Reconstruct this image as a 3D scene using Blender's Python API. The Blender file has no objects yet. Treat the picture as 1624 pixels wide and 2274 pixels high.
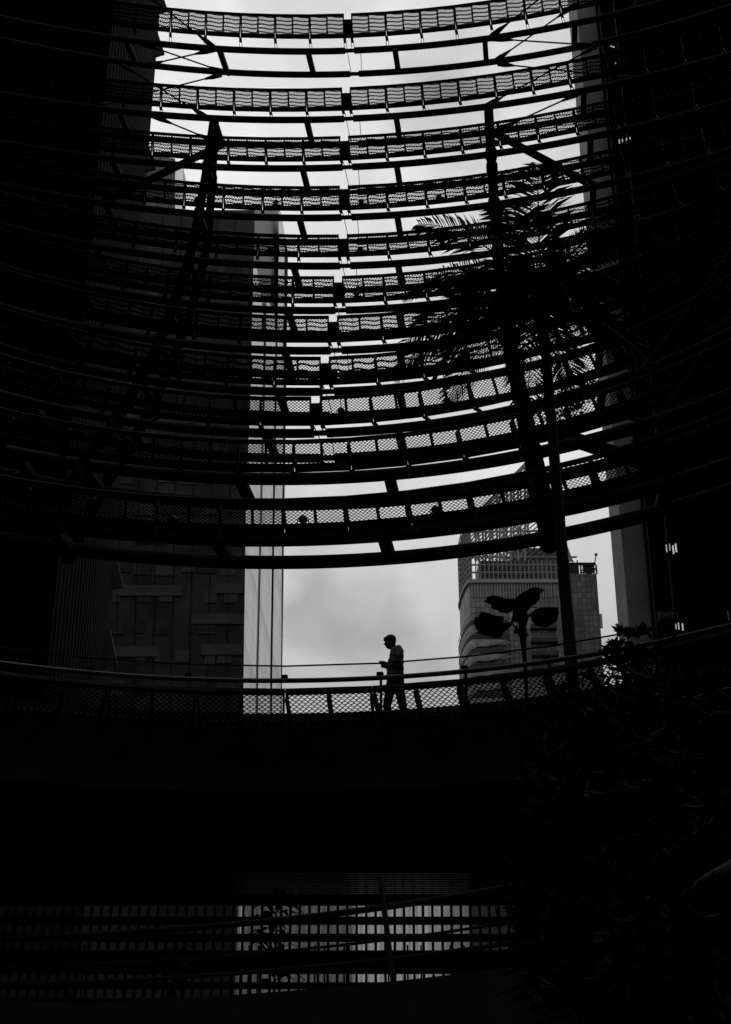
import bpy, math, random
from mathutils import Vector, Matrix, Quaternion
random.seed(7)
sc = bpy.context.scene
col = sc.collection
R_ = math.radians
# ---------------------------------------------------------------- camera model
EYE = 1.6                       # eye height over the court floor
F, CX, CY = 3170.0, 812.0, 1137.0
TH = math.atan(F / 6707.0)      # upward pitch
CT, ST = math.cos(TH), math.sin(TH)
def ray(px, py):
    u, v = (px - CX) / F, (CY - py) / F
    return Vector((u, CT - v * ST, ST + v * CT))
def atY(px, py, Y):
    d = ray(px, py); p = d * (Y / d.y); p.z += EYE; return p
def atD(px, py, D):
    d = ray(px, py); p = d * (D / math.hypot(d.x, d.y)); p.z += EYE; return p
def atH(px, py, h):
    d = ray(px, py); p = d * (h / d.z); p.z += EYE; return p
def proj(p):
    x, y, z = p[0], p[1], p[2] - EYE
    w = y * CT + z * ST
    if w <= .01: return (1e6, 1e6)
    return (CX + F * x / w, CY - F * (-y * ST + z * CT) / w)

# ---------------------------------------------------------------- materials
def nodes(m):
    m.use_nodes = True; n = m.node_tree.nodes; l = m.node_tree.links
    return n, l, n.get('Principled BSDF')
def mat(name, g, rough=.6, spec=.3, var=.25, scale=6., metal=0., bump=0.):
    m = bpy.data.materials.new(name); n, l, b = nodes(m)
    b.inputs['Roughness'].default_value = rough
    b.inputs['Specular IOR Level'].default_value = spec
    b.inputs['Metallic'].default_value = metal
    tc = n.new('ShaderNodeTexCoord'); no = n.new('ShaderNodeTexNoise')
    no.inputs['Scale'].default_value = scale; no.inputs['Detail'].default_value = 6
    l.new(tc.outputs['Object'], no.inputs['Vector'])
    cr = n.new('ShaderNodeValToRGB')
    a, c = g * (1 - var), g * (1 + var)
    cr.color_ramp.elements[0].position = .3; cr.color_ramp.elements[1].position = .7
    cr.color_ramp.elements[0].color = (a, a, a, 1); cr.color_ramp.elements[1].color = (c, c, c, 1)
    l.new(no.outputs['Fac'], cr.inputs['Fac']); l.new(cr.outputs['Color'], b.inputs['Base Color'])
    if bump:
        bp = n.new('ShaderNodeBump'); bp.inputs['Strength'].default_value = bump
        l.new(no.outputs['Fac'], bp.inputs['Height']); l.new(bp.outputs['Normal'], b.inputs['Normal'])
    return m
M = {}
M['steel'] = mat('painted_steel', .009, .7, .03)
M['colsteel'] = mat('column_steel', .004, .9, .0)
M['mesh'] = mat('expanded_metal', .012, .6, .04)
M['rail'] = mat('brushed_rail', .02, .4, .3, metal=.0)
M['slab'] = mat('dark_soffit', .035, .8, .05, scale=2)
M['concrete'] = mat('concrete', .05, .9, .1, scale=1.5)
M['ground'] = mat('paving', .06, .9, .1, scale=.8)
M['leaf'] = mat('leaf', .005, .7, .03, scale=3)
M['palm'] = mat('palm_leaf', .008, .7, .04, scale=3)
M['bark'] = mat('bark', .02, .9, .1, scale=9, bump=.4)
M['cloth'] = mat('shirt_cotton', .13, .9, .1, scale=20)
M['trouser'] = mat('trouser_cloth', .012, .9, .1, scale=20)
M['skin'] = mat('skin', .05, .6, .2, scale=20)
M['hair'] = mat('hair', .01, .6, .2, scale=60)
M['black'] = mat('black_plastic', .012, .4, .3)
M['rib'] = mat('ribbed_cladding', .036, .8, .05)  # paler tone stands for light on the sky-facing tower edge
M['smooth2'] = mat('smooth_dark_cladding', .13, .7, .1, scale=.4)
M['smooth'] = mat('smooth_cladding', .30, .6, .2, scale=.6)
M['glassdark'] = mat('dark_glazing', .045, .35, .12, var=.5, scale=.25)
M['spandrel'] = mat('spandrel', .065, .6, .2, scale=.4)
M['pane1'] = mat('window_pane', .045, .3, .14, var=.55, scale=.7)
M['mull'] = mat('mullion', .008, .5, .1)
M['truss'] = mat('crown_steel', .14, .6, .2)
M['mullight'] = mat('pale_mullion', .18, .6, .2)
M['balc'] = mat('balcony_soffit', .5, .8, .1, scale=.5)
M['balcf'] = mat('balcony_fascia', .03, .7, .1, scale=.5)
M['dim'] = mat('dim_wall', .13, .8, .1, scale=.5)
M['midw'] = mat('grey_wall', .30, .8, .1, scale=.5)
M['potm'] = mat('planter_clay', .03, .8, .1)

def grid_mat(name, g, gm, sx, sz, line=.06, var=.3, axes='XZ', rough=.4, spec=.15):
    """glazed facade: panes of slightly different tone between dark joints"""
    m = bpy.data.materials.new(name); n, l, b = nodes(m)
    b.inputs['Roughness'].default_value = rough; b.inputs['Specular IOR Level'].default_value = spec
    tc = n.new('ShaderNodeTexCoord'); sp = n.new('ShaderNodeSeparateXYZ')
    l.new(tc.outputs['Object'], sp.inputs[0])
    cb = n.new('ShaderNodeCombineXYZ')
    l.new(sp.outputs[axes[0]], cb.inputs[0]); l.new(sp.outputs[axes[1]], cb.inputs[1])
    br = n.new('ShaderNodeTexBrick'); br.offset = 0; br.squash = 1
    br.inputs['Scale'].default_value = 1
    br.inputs['Brick Width'].default_value = sx; br.inputs['Row Height'].default_value = sz
    br.inputs['Mortar Size'].default_value = line
    br.inputs['Mortar Smooth'].default_value = .1
    br.inputs['Color1'].default_value = (g * (1 - var),) * 3 + (1,)
    br.inputs['Color2'].default_value = (g * (1 + var),) * 3 + (1,)
    br.inputs['Mortar'].default_value = (gm,) * 3 + (1,)
    l.new(cb.outputs[0], br.inputs['Vector'])
    no = n.new('ShaderNodeTexNoise'); no.inputs['Scale'].default_value = .12; no.inputs['Detail'].default_value = 3
    l.new(tc.outputs['Object'], no.inputs['Vector'])
    mr = n.new('ShaderNodeMapRange'); mr.inputs['From Min'].default_value = .3; mr.inputs['From Max'].default_value = .7
    mr.inputs['To Min'].default_value = .6; mr.inputs['To Max'].default_value = 1.3
    l.new(no.outputs['Fac'], mr.inputs['Value'])
    mx = n.new('ShaderNodeMix'); mx.data_type = 'RGBA'; mx.blend_type = 'MULTIPLY'; mx.inputs['Factor'].default_value = 1
    l.new(br.outputs['Color'], mx.inputs['A']); l.new(mr.outputs['Result'], mx.inputs['B'])
    l.new(mx.outputs['Result'], b.inputs['Base Color'])
    return m
M['curtain'] = grid_mat('curtain_wall', .135, .045, 1.0, 1.3, .07)
M['curtain2'] = grid_mat('curtain_wall_dark', .065, .03, 1.0, 1.3, .07)
M['fargrid'] = grid_mat('far_curtain_wall', .10, .04, 1.5, 1.5, .08)

def clad_mat():
    """pale vertical-ribbed cladding with long slanting bands"""
    m = bpy.data.materials.new('pale_cladding'); n, l, b = nodes(m)
    b.inputs['Roughness'].default_value = .7; b.inputs['Specular IOR Level'].default_value = .2
    tc = n.new('ShaderNodeTexCoord'); sp = n.new('ShaderNodeSeparateXYZ'); l.new(tc.outputs['Object'], sp.inputs[0])
    def math_(op, a, bb=None, v=None):
        k = n.new('ShaderNodeMath'); k.operation = op
        l.new(a, k.inputs[0])
        if bb is not None: l.new(bb, k.inputs[1])
        elif v is not None: k.inputs[1].default_value = v
        return k.outputs[0]
    sx = math_('MULTIPLY', sp.outputs['X'], v=3.3)
    d = math_('ADD', sp.outputs['Z'], sx)          # lines falling to the right
    def band(period, lo, off):
        q = math_('ADD', d, v=off); q = math_('DIVIDE', q, v=period); q = math_('FRACT', q)
        return math_('LESS_THAN', q, v=lo)
    w1 = band(7.3, .17, 0.); w2 = band(4.1, .035, 1.3); w3 = band(5.7, .03, 2.9)
    t = math_('MULTIPLY', w1, v=.20); t2 = math_('MULTIPLY', w2, v=.4); t3 = math_('MULTIPLY', w3, v=.4)
    s = math_('ADD', t, t2); s = math_('MAXIMUM', s, t3)
    rb = math_('MULTIPLY', sp.outputs['X'], v=16.); rb = math_('SINE', rb); rb = math_('MULTIPLY', rb, v=.06)
    s = math_('ADD', s, rb)
    inv = math_('MULTIPLY', s, v=-.50); inv = math_('ADD', inv, v=.78)
    l.new(inv, b.inputs['Base Color'])
    return m
M['clad'] = clad_mat()
def corr_mat():
    """white corrugated sheet"""
    m = bpy.data.materials.new('white_corrugated_sheet'); n, l, b = nodes(m)
    b.inputs['Roughness'].default_value = .7
    tc = n.new('ShaderNodeTexCoord'); w = n.new('ShaderNodeTexWave')
    w.inputs['Scale'].default_value = 3.2; w.inputs['Distortion'].default_value = .2
    l.new(tc.outputs['Object'], w.inputs['Vector'])
    cr = n.new('ShaderNodeValToRGB'); cr.color_ramp.elements[0].color = (.80, .80, .80, 1); cr.color_ramp.elements[1].color = (.97, .97, .97, 1)
    l.new(w.outputs['Fac'], cr.inputs['Fac']); l.new(cr.outputs['Color'], b.inputs['Base Color'])
    tr = n.new('ShaderNodeBsdfTranslucent'); l.new(cr.outputs['Color'], tr.inputs['Color'])   # light-passing fibreglass
    mx = n.new('ShaderNodeMixShader'); mx.inputs[0].default_value = .85
    l.new(b.outputs[0], mx.inputs[1]); l.new(tr.outputs[0], mx.inputs[2]); l.new(mx.outputs[0], n['Material Output'].inputs['Surface'])
    return m
M['corr'] = corr_mat()
def frost_mat():
    m = mat('frosted_panel_wall', .50, .7, .1, scale=.6, var=.55); n, l = m.node_tree.nodes, m.node_tree.links
    tr = n.new('ShaderNodeBsdfTranslucent'); tr.inputs['Color'].default_value = (.5, .5, .5, 1)
    mx = n.new('ShaderNodeMixShader'); mx.inputs[0].default_value = .4
    l.new(n['Principled BSDF'].outputs[0], mx.inputs[1]); l.new(tr.outputs[0], mx.inputs[2]); l.new(mx.outputs[0], n['Material Output'].inputs['Surface'])
    return m
M['midw'] = frost_mat()
def glass_mat():
    m = bpy.data.materials.new('balustrade_glass'); m.use_nodes = True
    n, l = m.node_tree.nodes, m.node_tree.links
    n.remove(n['Principled BSDF'])
    t = n.new('ShaderNodeBsdfTransparent'); t.inputs['Color'].default_value = (.94, .94, .94, 1)
    g = n.new('ShaderNodeBsdfGlossy'); g.inputs['Roughness'].default_value = .02; g.inputs['Color'].default_value = (.6, .6, .6, 1)
    f = n.new('ShaderNodeFresnel'); f.inputs['IOR'].default_value = 1.3
    x = n.new('ShaderNodeMixShader')
    l.new(f.outputs[0], x.inputs[0]); l.new(t.outputs[0], x.inputs[1]); l.new(g.outputs[0], x.inputs[2])
    l.new(x.outputs[0], n['Material Output'].inputs['Surface'])
    return m
M['glass'] = glass_mat()
def emis(name, g, s):
    m = bpy.data.materials.new(name); n, l, b = nodes(m)
    b.inputs['Base Color'].default_value = (g, g, g, 1)
    b.inputs['Emission Color'].default_value = (1, 1, 1, 1); b.inputs['Emission Strength'].default_value = s
    return m
M['lit'] = emis('lit_window', .3, .42)  # emission standing for sky seen through gaps
M['litdim'] = emis('dim_lit_window', .3, .10)
M['signtext'] = emis('sign_letters', .12, .006)

# ---------------------------------------------------------------- mesh helpers
class MB:
    def __init__(s): s.v = []; s.f = []
    def add(s, vs, fs):
        k = len(s.v); s.v += [tuple(p) for p in vs]; s.f += [tuple(i + k for i in f) for f in fs]; return s
    def quad(s, a, b, c, d): return s.add([a, b, c, d], [(0, 1, 2, 3)])
    def box8(s, q):   # 8 corners: bottom 4, top 4
        return s.add(q, [(0, 3, 2, 1), (4, 5, 6, 7), (0, 1, 5, 4), (1, 2, 6, 5), (2, 3, 7, 6), (3, 0, 4, 7)])
    def box(s, x0, x1, y0, y1, z0, z1):
        return s.box8([(x0, y0, z0), (x1, y0, z0), (x1, y1, z0), (x0, y1, z0), (x0, y0, z1), (x1, y0, z1), (x1, y1, z1), (x0, y1, z1)])
    def bar(s, a, b, w, h, up=(0, 0, 1)):
        a, b = Vector(a), Vector(b); d = (b - a).normalized(); up = Vector(up)
        if abs(d.dot(up)) > .98: up = Vector((0, 1, 0))
        x = d.cross(up).normalized() * w / 2; y = x.cross(d).normalized() * h / 2
        return s.box8([a - x - y, a + x - y, b + x - y, b - x - y, a - x + y, a + x + y, b + x + y, b - x + y])
    def tube(s, pts, rad, n=8, cap=True):
        pts = [Vector(p) for p in pts]
        if not hasattr(rad, '__len__'): rad = [rad] * len(pts)
        base = len(s.v); prev = None
        for i, p in enumerate(pts):
            d = (pts[min(i + 1, len(pts) - 1)] - pts[max(i - 1, 0)]).normalized()
            if prev is None:
                up = Vector((0, 0, 1)) if abs(d.z) < .9 else Vector((1, 0, 0))
                x = d.cross(up).normalized()
            else:
                x = (prev - d * prev.dot(d)).normalized()
            prev = x; y = d.cross(x)
            for k in range(n):
                t = 2 * math.pi * k / n
                s.v.append(tuple(p + (x * math.cos(t) + y * math.sin(t)) * rad[i]))
        for i in range(len(pts) - 1):
            for k in range(n):
                a = base + i * n + k; b = base + i * n + (k + 1) % n
                s.f.append((a, b, b + n, a + n))
        if cap:
            s.f.append(tuple(base + k for k in range(n))[::-1]); s.f.append(tuple(base + (len(pts) - 1) * n + k for k in range(n)))
        return s
    def ball(s, c, r, n=12, m=8, sc_=(1, 1, 1), rot=None):
        c = Vector(c); vs = []; fs = []
        for i in range(m + 1):
            a = math.pi * i / m
            for k in range(n):
                t = 2 * math.pi * k / n
                p = Vector((math.sin(a) * math.cos(t) * sc_[0], math.sin(a) * math.sin(t) * sc_[1], math.cos(a) * sc_[2])) * r
                if rot is not None: p = rot @ p
                vs.append(c + p)
        for i in range(m):
            for k in range(n):
                fs.append((i * n + k, (i + 1) * n + k, (i + 1) * n + (k + 1) % n, i * n + (k + 1) % n))
        return s.add(vs, fs)
    def mesh(s, name, m, smooth=False):
        me = bpy.data.meshes.new(name); me.from_pydata(s.v, [], s.f); me.validate(); me.update()
        me.materials.append(m)
        if smooth:
            for p in me.polygons: p.use_smooth = True
        return me
    def build(s, name, m, parent=None, smooth=False):
        return link(name, s.mesh(name, m, smooth), parent)
def link(name, data, parent=None, mw=None):
    o = bpy.data.objects.new(name, data); col.objects.link(o)
    if parent is not None:
        o.parent = parent
        # parents carry only a location: keep the child where its coordinates say
        o.matrix_parent_inverse = Matrix.Translation(parent.location).inverted() if parent.type == 'EMPTY' else Matrix.Identity(4)
    if mw is not None: o.matrix_basis = mw
    return o
def tag(o, label=None, cat=None, group=None, kind=None):
    if label: o['label'] = label
    if cat: o['category'] = cat
    if group: o['group'] = group
    if kind: o['kind'] = kind
    return o
def thing(name, loc, label, cat, group=None):
    o = bpy.data.objects.new(name, None); o.empty_display_size = .2; col.objects.link(o)
    o.location = loc
    return tag(o, label, cat, group)

# ---------------------------------------------------------------- the ring tiers
# centre x, centre y, radius of the inner beam, heights over the eye: beam, screen foot, screen head
TI = [(-2.41, 5.00, 36.68, 39.12, 38.86, 39.53), (-2.92, 3.28, 37.68, 35.18, 34.75, 35.32),
      (-2.89, 5.63, 34.61, 32.39, 31.93, 32.53), (-2.10, 11.08, 28.50, 29.76, 29.35, 29.93),
      (-1.59, 15.41, 23.12, 27.05, 26.74, 27.20), (-1.61, 18.30, 19.82, 25.07, 24.72, 25.34),
      (-1.68, 19.18, 17.01, 22.39, 22.09, 22.64), (-1.76, 20.29, 14.70, 20.29, 19.96, 20.53),
      (-1.95, 19.16, 13.31, 17.59, 17.31, 17.82), (-2.03, 16.16, 13.77, 15.00, 14.71, 15.24),
      (-2.15, 13.89, 13.34, 12.23, 11.91, 12.46)]
OUT = Vector((math.sin(R_(7)), math.cos(R_(7)), 0)) * 1.4      # inner beam -> outer beam
BZ = [.12, 0, 0, 0, 0, 0, 0, 0, 0, 0, .08]
def ringpt(c, r, phi, h): return Vector((c[0] + r * math.sin(phi), c[1] + r * math.cos(phi), h + EYE))
def A(i, phi, off=0, h=None):
    t = TI[i]; return ringpt(t, t[2] + off, phi, t[3] if h is None else h)
def phi_at(fn, px, lo=-1.25, hi=1.25):
    """angle on a ring at which it stands at a given bearing"""
    for _ in range(40):
        m = (lo + hi) / 2
        if proj(fn(m))[0] < px: lo = m
        else: hi = m
    return (lo + hi) / 2
WID = 1.30
ORD = ['topmost', 'second from top', 'third from top', 'fourth from top', 'fifth from top', 'sixth from top', 'seventh from top',
       'eighth from top', 'ninth from top', 'tenth from top', 'lowest']
GAPX = [777, 775, 772, 770, 767, 757, 747, 730, 712, None, None]
ANCH = [None] * 9 + [528, 490]
POSTS = [[(280), 487, 684, 877, 1077, 1277], [265, 475, 681, 880, 1085, 1297], [250, 460, 672, 881, 1091, 1312], [235, 442, 665, 882, 1098, 1318],
         [215, 420, 652, 884, 1106, 1322], [180, 388, 640, 884, 1116, 1326], [140, 355, 632, 886, 1130, 1330], [100, 312, 618, 886, 1148, 1332],
         [70, 258, 592, 884, 1165, 1337], [30, 185, 532, 864, 1187, 1420], [None, 110, 479, 851, 1217, 1480]]

def strand_mesh(w, L, ncol, nrow, second, name):
    """expanded-metal sheet: wavy strands that touch at their crests; a second sheet of
    closer pitch hangs 4 cm behind it"""
    b = MB(); SEG = 4
    def sheet(nr, y0, thick, amp, z, ph0):
        p = L / nr; n = ncol * SEG
        for r in range(nr + 1):
            base = len(b.v)
            for k in range(n + 1):
                x = -w / 2 + w * k / n
                yy = r * p + amp * p * math.sin(2 * math.pi * k / SEG / 2 + (math.pi if r % 2 else 0) + ph0) 
                b.v.append((x, yy - thick * p / 2, z)); b.v.append((x, yy + thick * p / 2, z + .006))
            for k in range(n):
                a = base + 2 * k; b.f.append((a, a + 2, a + 3, a + 1))
    sheet(nrow, 0, .52 if second else .56, .30, 0, math.pi / 4)
    if second:      # bunched strands of the sheet behind: wavy darker bands
        n = 24; per = L / second
        for q in range(int(second) + 1):
            for wdt, zz in ((.30, .03), (.46, .034)):
                base = len(b.v)
                for k in range(n + 1):
                    f_ = k / n; x = -w / 2 + w * f_
                    y = (q + .32) * per + .16 * per * math.sin(6.283 * (f_ * .9 + .1)) + .05 * per * math.sin(6.283 * f_ * 12)
                    hw = wdt * per / 2 * (1 if zz == .03 or (k % 2) else .4)
                    b.v.append((x, max(0, min(L, y - hw)), zz)); b.v.append((x, max(0, min(L, y + hw)), zz + .004))
                for k in range(n):
                    a = base + 2 * k; b.f.append((a, a + 2, a + 3, a + 1))
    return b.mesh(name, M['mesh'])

tiers = []
for i, t in enumerate(TI):
    cx, cy, Rr, hA, hb, ht = t
    c = (cx, cy)
    phL = phi_at(lambda p: A(i, p), -150); phR = phi_at(lambda p: A(i, p), 1780)
    phL = max(phL - .25, -1.45); phR = min(phR + .25, 1.45)
    root = thing('ring_screen_tier', A(i, 0, 0, hA), 'ring tier of metal mesh panels and twin tubes, %s' % (ORD[i] + (' of all, above the open sky' if i == 10 else ' of the eleven')),
                 'sunshade ring', 'curved mesh screen tiers of the atrium')
    tiers.append(root)
    # beams
    rad = .125 if i < 9 else .15
    gphi = phi_at(lambda p: A(i, p), GAPX[i]) if GAPX[i] else None
    gw = .16 / Rr
    steps = 120
    phs = [phL + (phR - phL) * k / steps for k in range(steps + 1)]
    if gphi:
        phs += [gphi - gw - .0005, gphi - gw, gphi + gw, gphi + gw + .0005]; phs.sort()
        phs = [p for p in phs if abs(p - gphi) >= gw - 1e-6 or False]
    rr = [rad * (.62 if gphi and abs(p - gphi) <= gw + 1e-6 else 1) for p in phs]
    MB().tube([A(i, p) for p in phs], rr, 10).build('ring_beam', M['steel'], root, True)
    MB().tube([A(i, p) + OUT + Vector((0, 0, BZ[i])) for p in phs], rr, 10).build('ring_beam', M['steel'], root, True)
    # struts between the beams
    for k, px in enumerate(POSTS[i]):
        if px is None: continue
        ph = phi_at(lambda p: A(i, p), px)
        a = A(i, ph); MB().bar(a, a + OUT + Vector((0, 0, BZ[i])), .20 if i < 9 else .26, .16).build('strut', M['steel'], root)
    if gphi:
        for dpx, sx in ((-6, 0), (24, -.12)):
            ph = phi_at(lambda p: A(i, p), GAPX[i] + dpx)
            a = A(i, ph); e = a + OUT + Vector((sx, 0, 0))
            MB().tube([a, e], .012, 5).build('tie_rod', M['steel'], root)
    # cassettes: frame with two mesh panels
    rm = Rr - 1.2
    L = math.hypot(.57, ht - hb)
    rail_t, rail_b = .10, .17 if i < 9 else .2
    if i == 10: rail_b = .24
    fr = MB(); w = WID - .018; D = .05
    fr.box(-w / 2, w / 2, 0, rail_b, -D / 2, D / 2)
    fr.box(-w / 2, w / 2, L - rail_t, L, -D / 2, D / 2)
    sd = .12 if i < 6 else .16 + .03 * (i - 6)
    for sx in (-1, 1):
        x0 = sx * w / 2; fr.box(min(x0, x0 - sx * .045), max(x0, x0 - sx * .045), rail_b, L - rail_t, -D / 2, sd)
    fr.box(-.03, .03, rail_b, L - rail_t, -D / 2, .04)
    fmesh = fr.mesh('panel_frame', M['steel'])
    pw = w / 2 - .045 - .03
    nrow = 14 if i < 6 else (15 if i < 8 else 13)
    sec = {0: 4.4, 1: 4.4, 2: 5, 3: 4.5, 4: 4, 5: 5, 6: 4, 7: 3}.get(i)
    pmesh = strand_mesh(pw, L - rail_b - rail_t, 13 if i < 8 else 12, nrow, sec, 'mesh_panel')
    dphi = WID / (Rr - .93)
    gh = .14 / Rr * 1.0
    if gphi:
        starts = [(gphi - gh - (k + 1) * dphi, gphi - gh - k * dphi) for k in range(60)] + [(gphi + gh + k * dphi, gphi + gh + (k + 1) * dphi) for k in range(60)]
    else:
        a0 = phi_at(lambda p: A(i, p, -.93, hb), ANCH[i])
        starts = [(a0 + k * dphi, a0 + (k + 1) * dphi) for k in range(-50, 50)]
    hangs = set()
    zr = Vector((0, 0, 1))
    for (p0, p1) in sorted(starts):
        if p0 < phL or p1 > phR: continue
        pm = (p0 + p1) / 2
        foot = A(i, pm, -.93, hb); head = A(i, pm, -1.5, ht)
        yv = (head - foot).normalized(); xv = Vector((math.cos(pm), -math.sin(pm), 0)); zv = xv.cross(yv)
        mw = Matrix.Translation(foot) @ Matrix((xv, yv, zv)).transposed().to_4x4()
        # camera side is -z for the frame; the deep fins point outwards
        f = link('panel_frame', fmesh, root, mw)
        for sx in (-1, 1):
            pnl = bpy.data.objects.new('mesh_panel', pmesh); col.objects.link(pnl); pnl.parent = f
            pnl.matrix_basis = Matrix.Translation((sx * (.03 + pw / 2), rail_b, 0))
        hangs.add(round(p0, 5)); hangs.add(round(p1, 5))
    last = -9
    for ph in sorted(hangs):
        if ph - last < .004 / 1: continue
        last = ph
        a = A(i, ph, -.93, hb); b = A(i, ph) - Vector((0, 0, 0))
        m1 = a + (b - a) * .35
        h = MB(); h.bar(a - Vector((0, 0, .02)), m1, .10, .05)
        s = Vector((math.cos(ph), -math.sin(ph), 0)) * .045
        h.bar(m1 - s, b - s, .018, .03); h.bar(m1 + s, b + s, .018, .03)
        h.build('hanger', M['steel'], root)
    if gphi:   # joint plate in the movement gap
        foot = A(i, gphi, -.90, hb + .02); head = A(i, gphi, -1.33, hb + (ht - hb) * .8)
        MB().bar(foot, head, .30, .04, up=(math.sin(gphi), math.cos(gphi), 1)).build('joint_plate', M['steel'], root)

# ---------------------------------------------------------------- raking columns and braces
def Aat(i, px, off=0): return A(i, phi_at(lambda p: A(i, p), px), off)
def col_legs(idx, name, la, lb, i0, i1, r):
    g = 'raking steel columns behind the ring tiers'
    pts = [Aat(i, POSTS[i][idx]) for i in range(i0, i1 + 1)]
    base = pts[-1]; d = pts[-1] - pts[-2]
    # carry on down to the walkway level
    k = (base.z - (7.0 + EYE)) / max(.5, -d.z)
    low = base + d * min(k, 1.6) * .9
    for lab, o in ((la, Vector((0, 0, 0))), (lb, OUT)):
        pp = [p + o * (.15 + .85 * min(1, j / 2)) if o.length else p for j, p in enumerate(pts)]
        t = thing('steel_column', pp[-1], lab, 'column', g)
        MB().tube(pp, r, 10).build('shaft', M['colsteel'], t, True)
        for j in range(1, len(pp)):
            MB().tube([pp[j] - (pp[j] - pp[j - 1]).normalized() * .22, pp[j] + (pp[j] - pp[j - 1]).normalized() * .22], r * 1.22, 10).build('collar', M['colsteel'], t, True)
col_legs(1, 'l', 'raking tubular steel column at left, inner leg of the pair under the left apex', 'raking tubular steel column at left, outer leg of the pair under the left apex', 1, 10, .15)
col_legs(4, 'r', 'raking steel column crossing the palm crown, inner leg of the pair', 'raking steel column crossing the palm crown, outer leg of the pair', 1, 10, .17)
bg = 'thick diagonal braces of the ring structure'
def brace(lab, a, b, r, name='diagonal_brace', g=bg, cone=0):
    t = thing(name, a, lab, 'brace', g)
    MB().tube([a, b], r, 8).build('rod', M['colsteel'], t, True)
    if cone:
        d = (b - a).normalized()
        for p, s in ((a, 1), (b, -1)):
            MB().tube([p + d * s * .12, p + d * s * .5, p + d * s * .95], [cone, cone, r * 1.2], 8).build('fork_end', M['steel'], t, True)
    return t
brace('thick steel brace falling left from the left column apex', Aat(1, 480) + OUT, Aat(3, 225), .14)
brace('thick steel brace falling right from the right column to the right tower edge', Aat(1, 1090) + OUT, Aat(3, 1322), .14)
brace('thick steel brace falling right behind the lower ring tiers beside the palm trunk', Aat(8, 1200) + OUT, Aat(10, 1450) + Vector((0, 0, .5)), .17)
brace('thick steel brace falling left behind the lower ring tiers near the left column', Aat(8, 262) + OUT, Aat(10, 30), .17)
rg = 'thin crossed tie rods between the beams'
B = lambda i, px: Aat(i, px) + OUT
for lab, a, b in (
    ('thin tie rod in the top left bay rising left to the inner beam', B(0, 500), Aat(0, 300)),
    ('thin tie rod in the top left bay falling left to the outer beam', Aat(0, 484), B(0, 290)),
    ('thin tie rod climbing left from the top beam behind the leftmost mesh panels', Aat(0, 480), Aat(0, 300) + Vector((0, 0, 2.6))),
    ('thin tie rod running left from below the top outer beam across the second tier', B(0, 478), Aat(1, 200)),
    ('thin tie rod of the second left bay falling right to the outer beam', Aat(1, 330), B(1, 470)),
    ('tie rod climbing left from the second beam across its mesh panels', Aat(1, 462), B(0, 245)),
    ('thin tie rod in the top right bay falling right to the outer beam', Aat(0, 1085), B(0, 1330)),
    ('thin tie rod in the top right bay rising right over the inner beam', B(0, 1085), Aat(0, 1290) + Vector((0, 0, 1.0))),
    ('thin tie rod climbing right from the top beam behind the right mesh panels', Aat(0, 1085), Aat(0, 1290) + Vector((0, 0, 2.6))),
    ('thin tie rod running right from below the top outer beam across the second tier', B(0, 1100), Aat(1, 1420)),
    ('tie rod climbing right from the second beam across its mesh panels', Aat(1, 1075), B(0, 1330)),
    ('tie rod of the second right bay rising right from the outer beam', B(1, 1095), Aat(1, 1300)),
):
    brace(lab, a, b, .03, 'tie_rod', rg, .10)

# ---------------------------------------------------------------- floodlights clipped to the screens
fl = [(3, 437, 443, 'on the fourth tier beside the left column'), (3, 612, 449, 'on the fourth tier halfway between left column and gap'), (3, 802, 447, 'on the fourth tier just right of the gap'),
      (3, 975, 436, 'on the fourth tier, third pair right of the gap'), (4, 600, 553, 'on the fifth tier left of the gap'), (4, 800, 553, 'on the fifth tier just right of the gap'), (4, 983, 541, 'on the fifth tier against the palm fronds'),
      (5, 792, 652, 'on the sixth tier just right of the gap'), (5, 983, 640, 'on the sixth tier behind the left fronds'), (6, 985, 715, 'on the seventh tier behind the left fronds'),
      (7, 757, 832, 'on the eighth tier right of the gap'), (8, 757, 912, 'on the ninth tier right of the gap'), (8, 992, 890, 'on the ninth tier below the palm'),
      (10, 382, 1153, 'on the lowest tier in front of the dark tower'), (10, 672, 1153, 'on the lowest tier beside the pale tower edge'), (10, 967, 1132, 'on the lowest tier under the open sky')]
fmesh_h = None
for i, px, py, where in fl:
    t = TI[i]
    ph = phi_at(lambda p: A(i, p, -1.1, t[4]), px)
    foot = A(i, ph, -1.05, t[4] + .05)
    # head sits on the sight line above the foot rail
    tgt = atD(px, py, math.hypot(foot.x, foot.y))
    root = thing('floodlight', foot, 'small round black floodlight ' + where, 'lamp', 'round floodlights on the mesh tiers')
    if fmesh_h is None:
        fmesh_h = MB().ball((0, 0, 0), .095, 14, 8, (1, .8, 1)).mesh('lamp_head', M['black'], True)
        fmesh_y = MB().tube([(-.11, 0, 0), (-.11, 0, -.12), (.11, 0, -.12), (.11, 0, 0)], .014, 6).mesh('yoke', M['steel'])
    hz = max(.12, min(.5, tgt.z - foot.z))
    o = link('lamp_head', fmesh_h, root); o.location = foot + Vector((0, 0, hz))
    o = link('yoke', fmesh_y, root); o.location = foot + Vector((0, 0, hz))
    MB().tube([foot, foot + Vector((0, 0, max(.02, hz - .10)))], .03, 6).build('stem', M['steel'], root)

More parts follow.
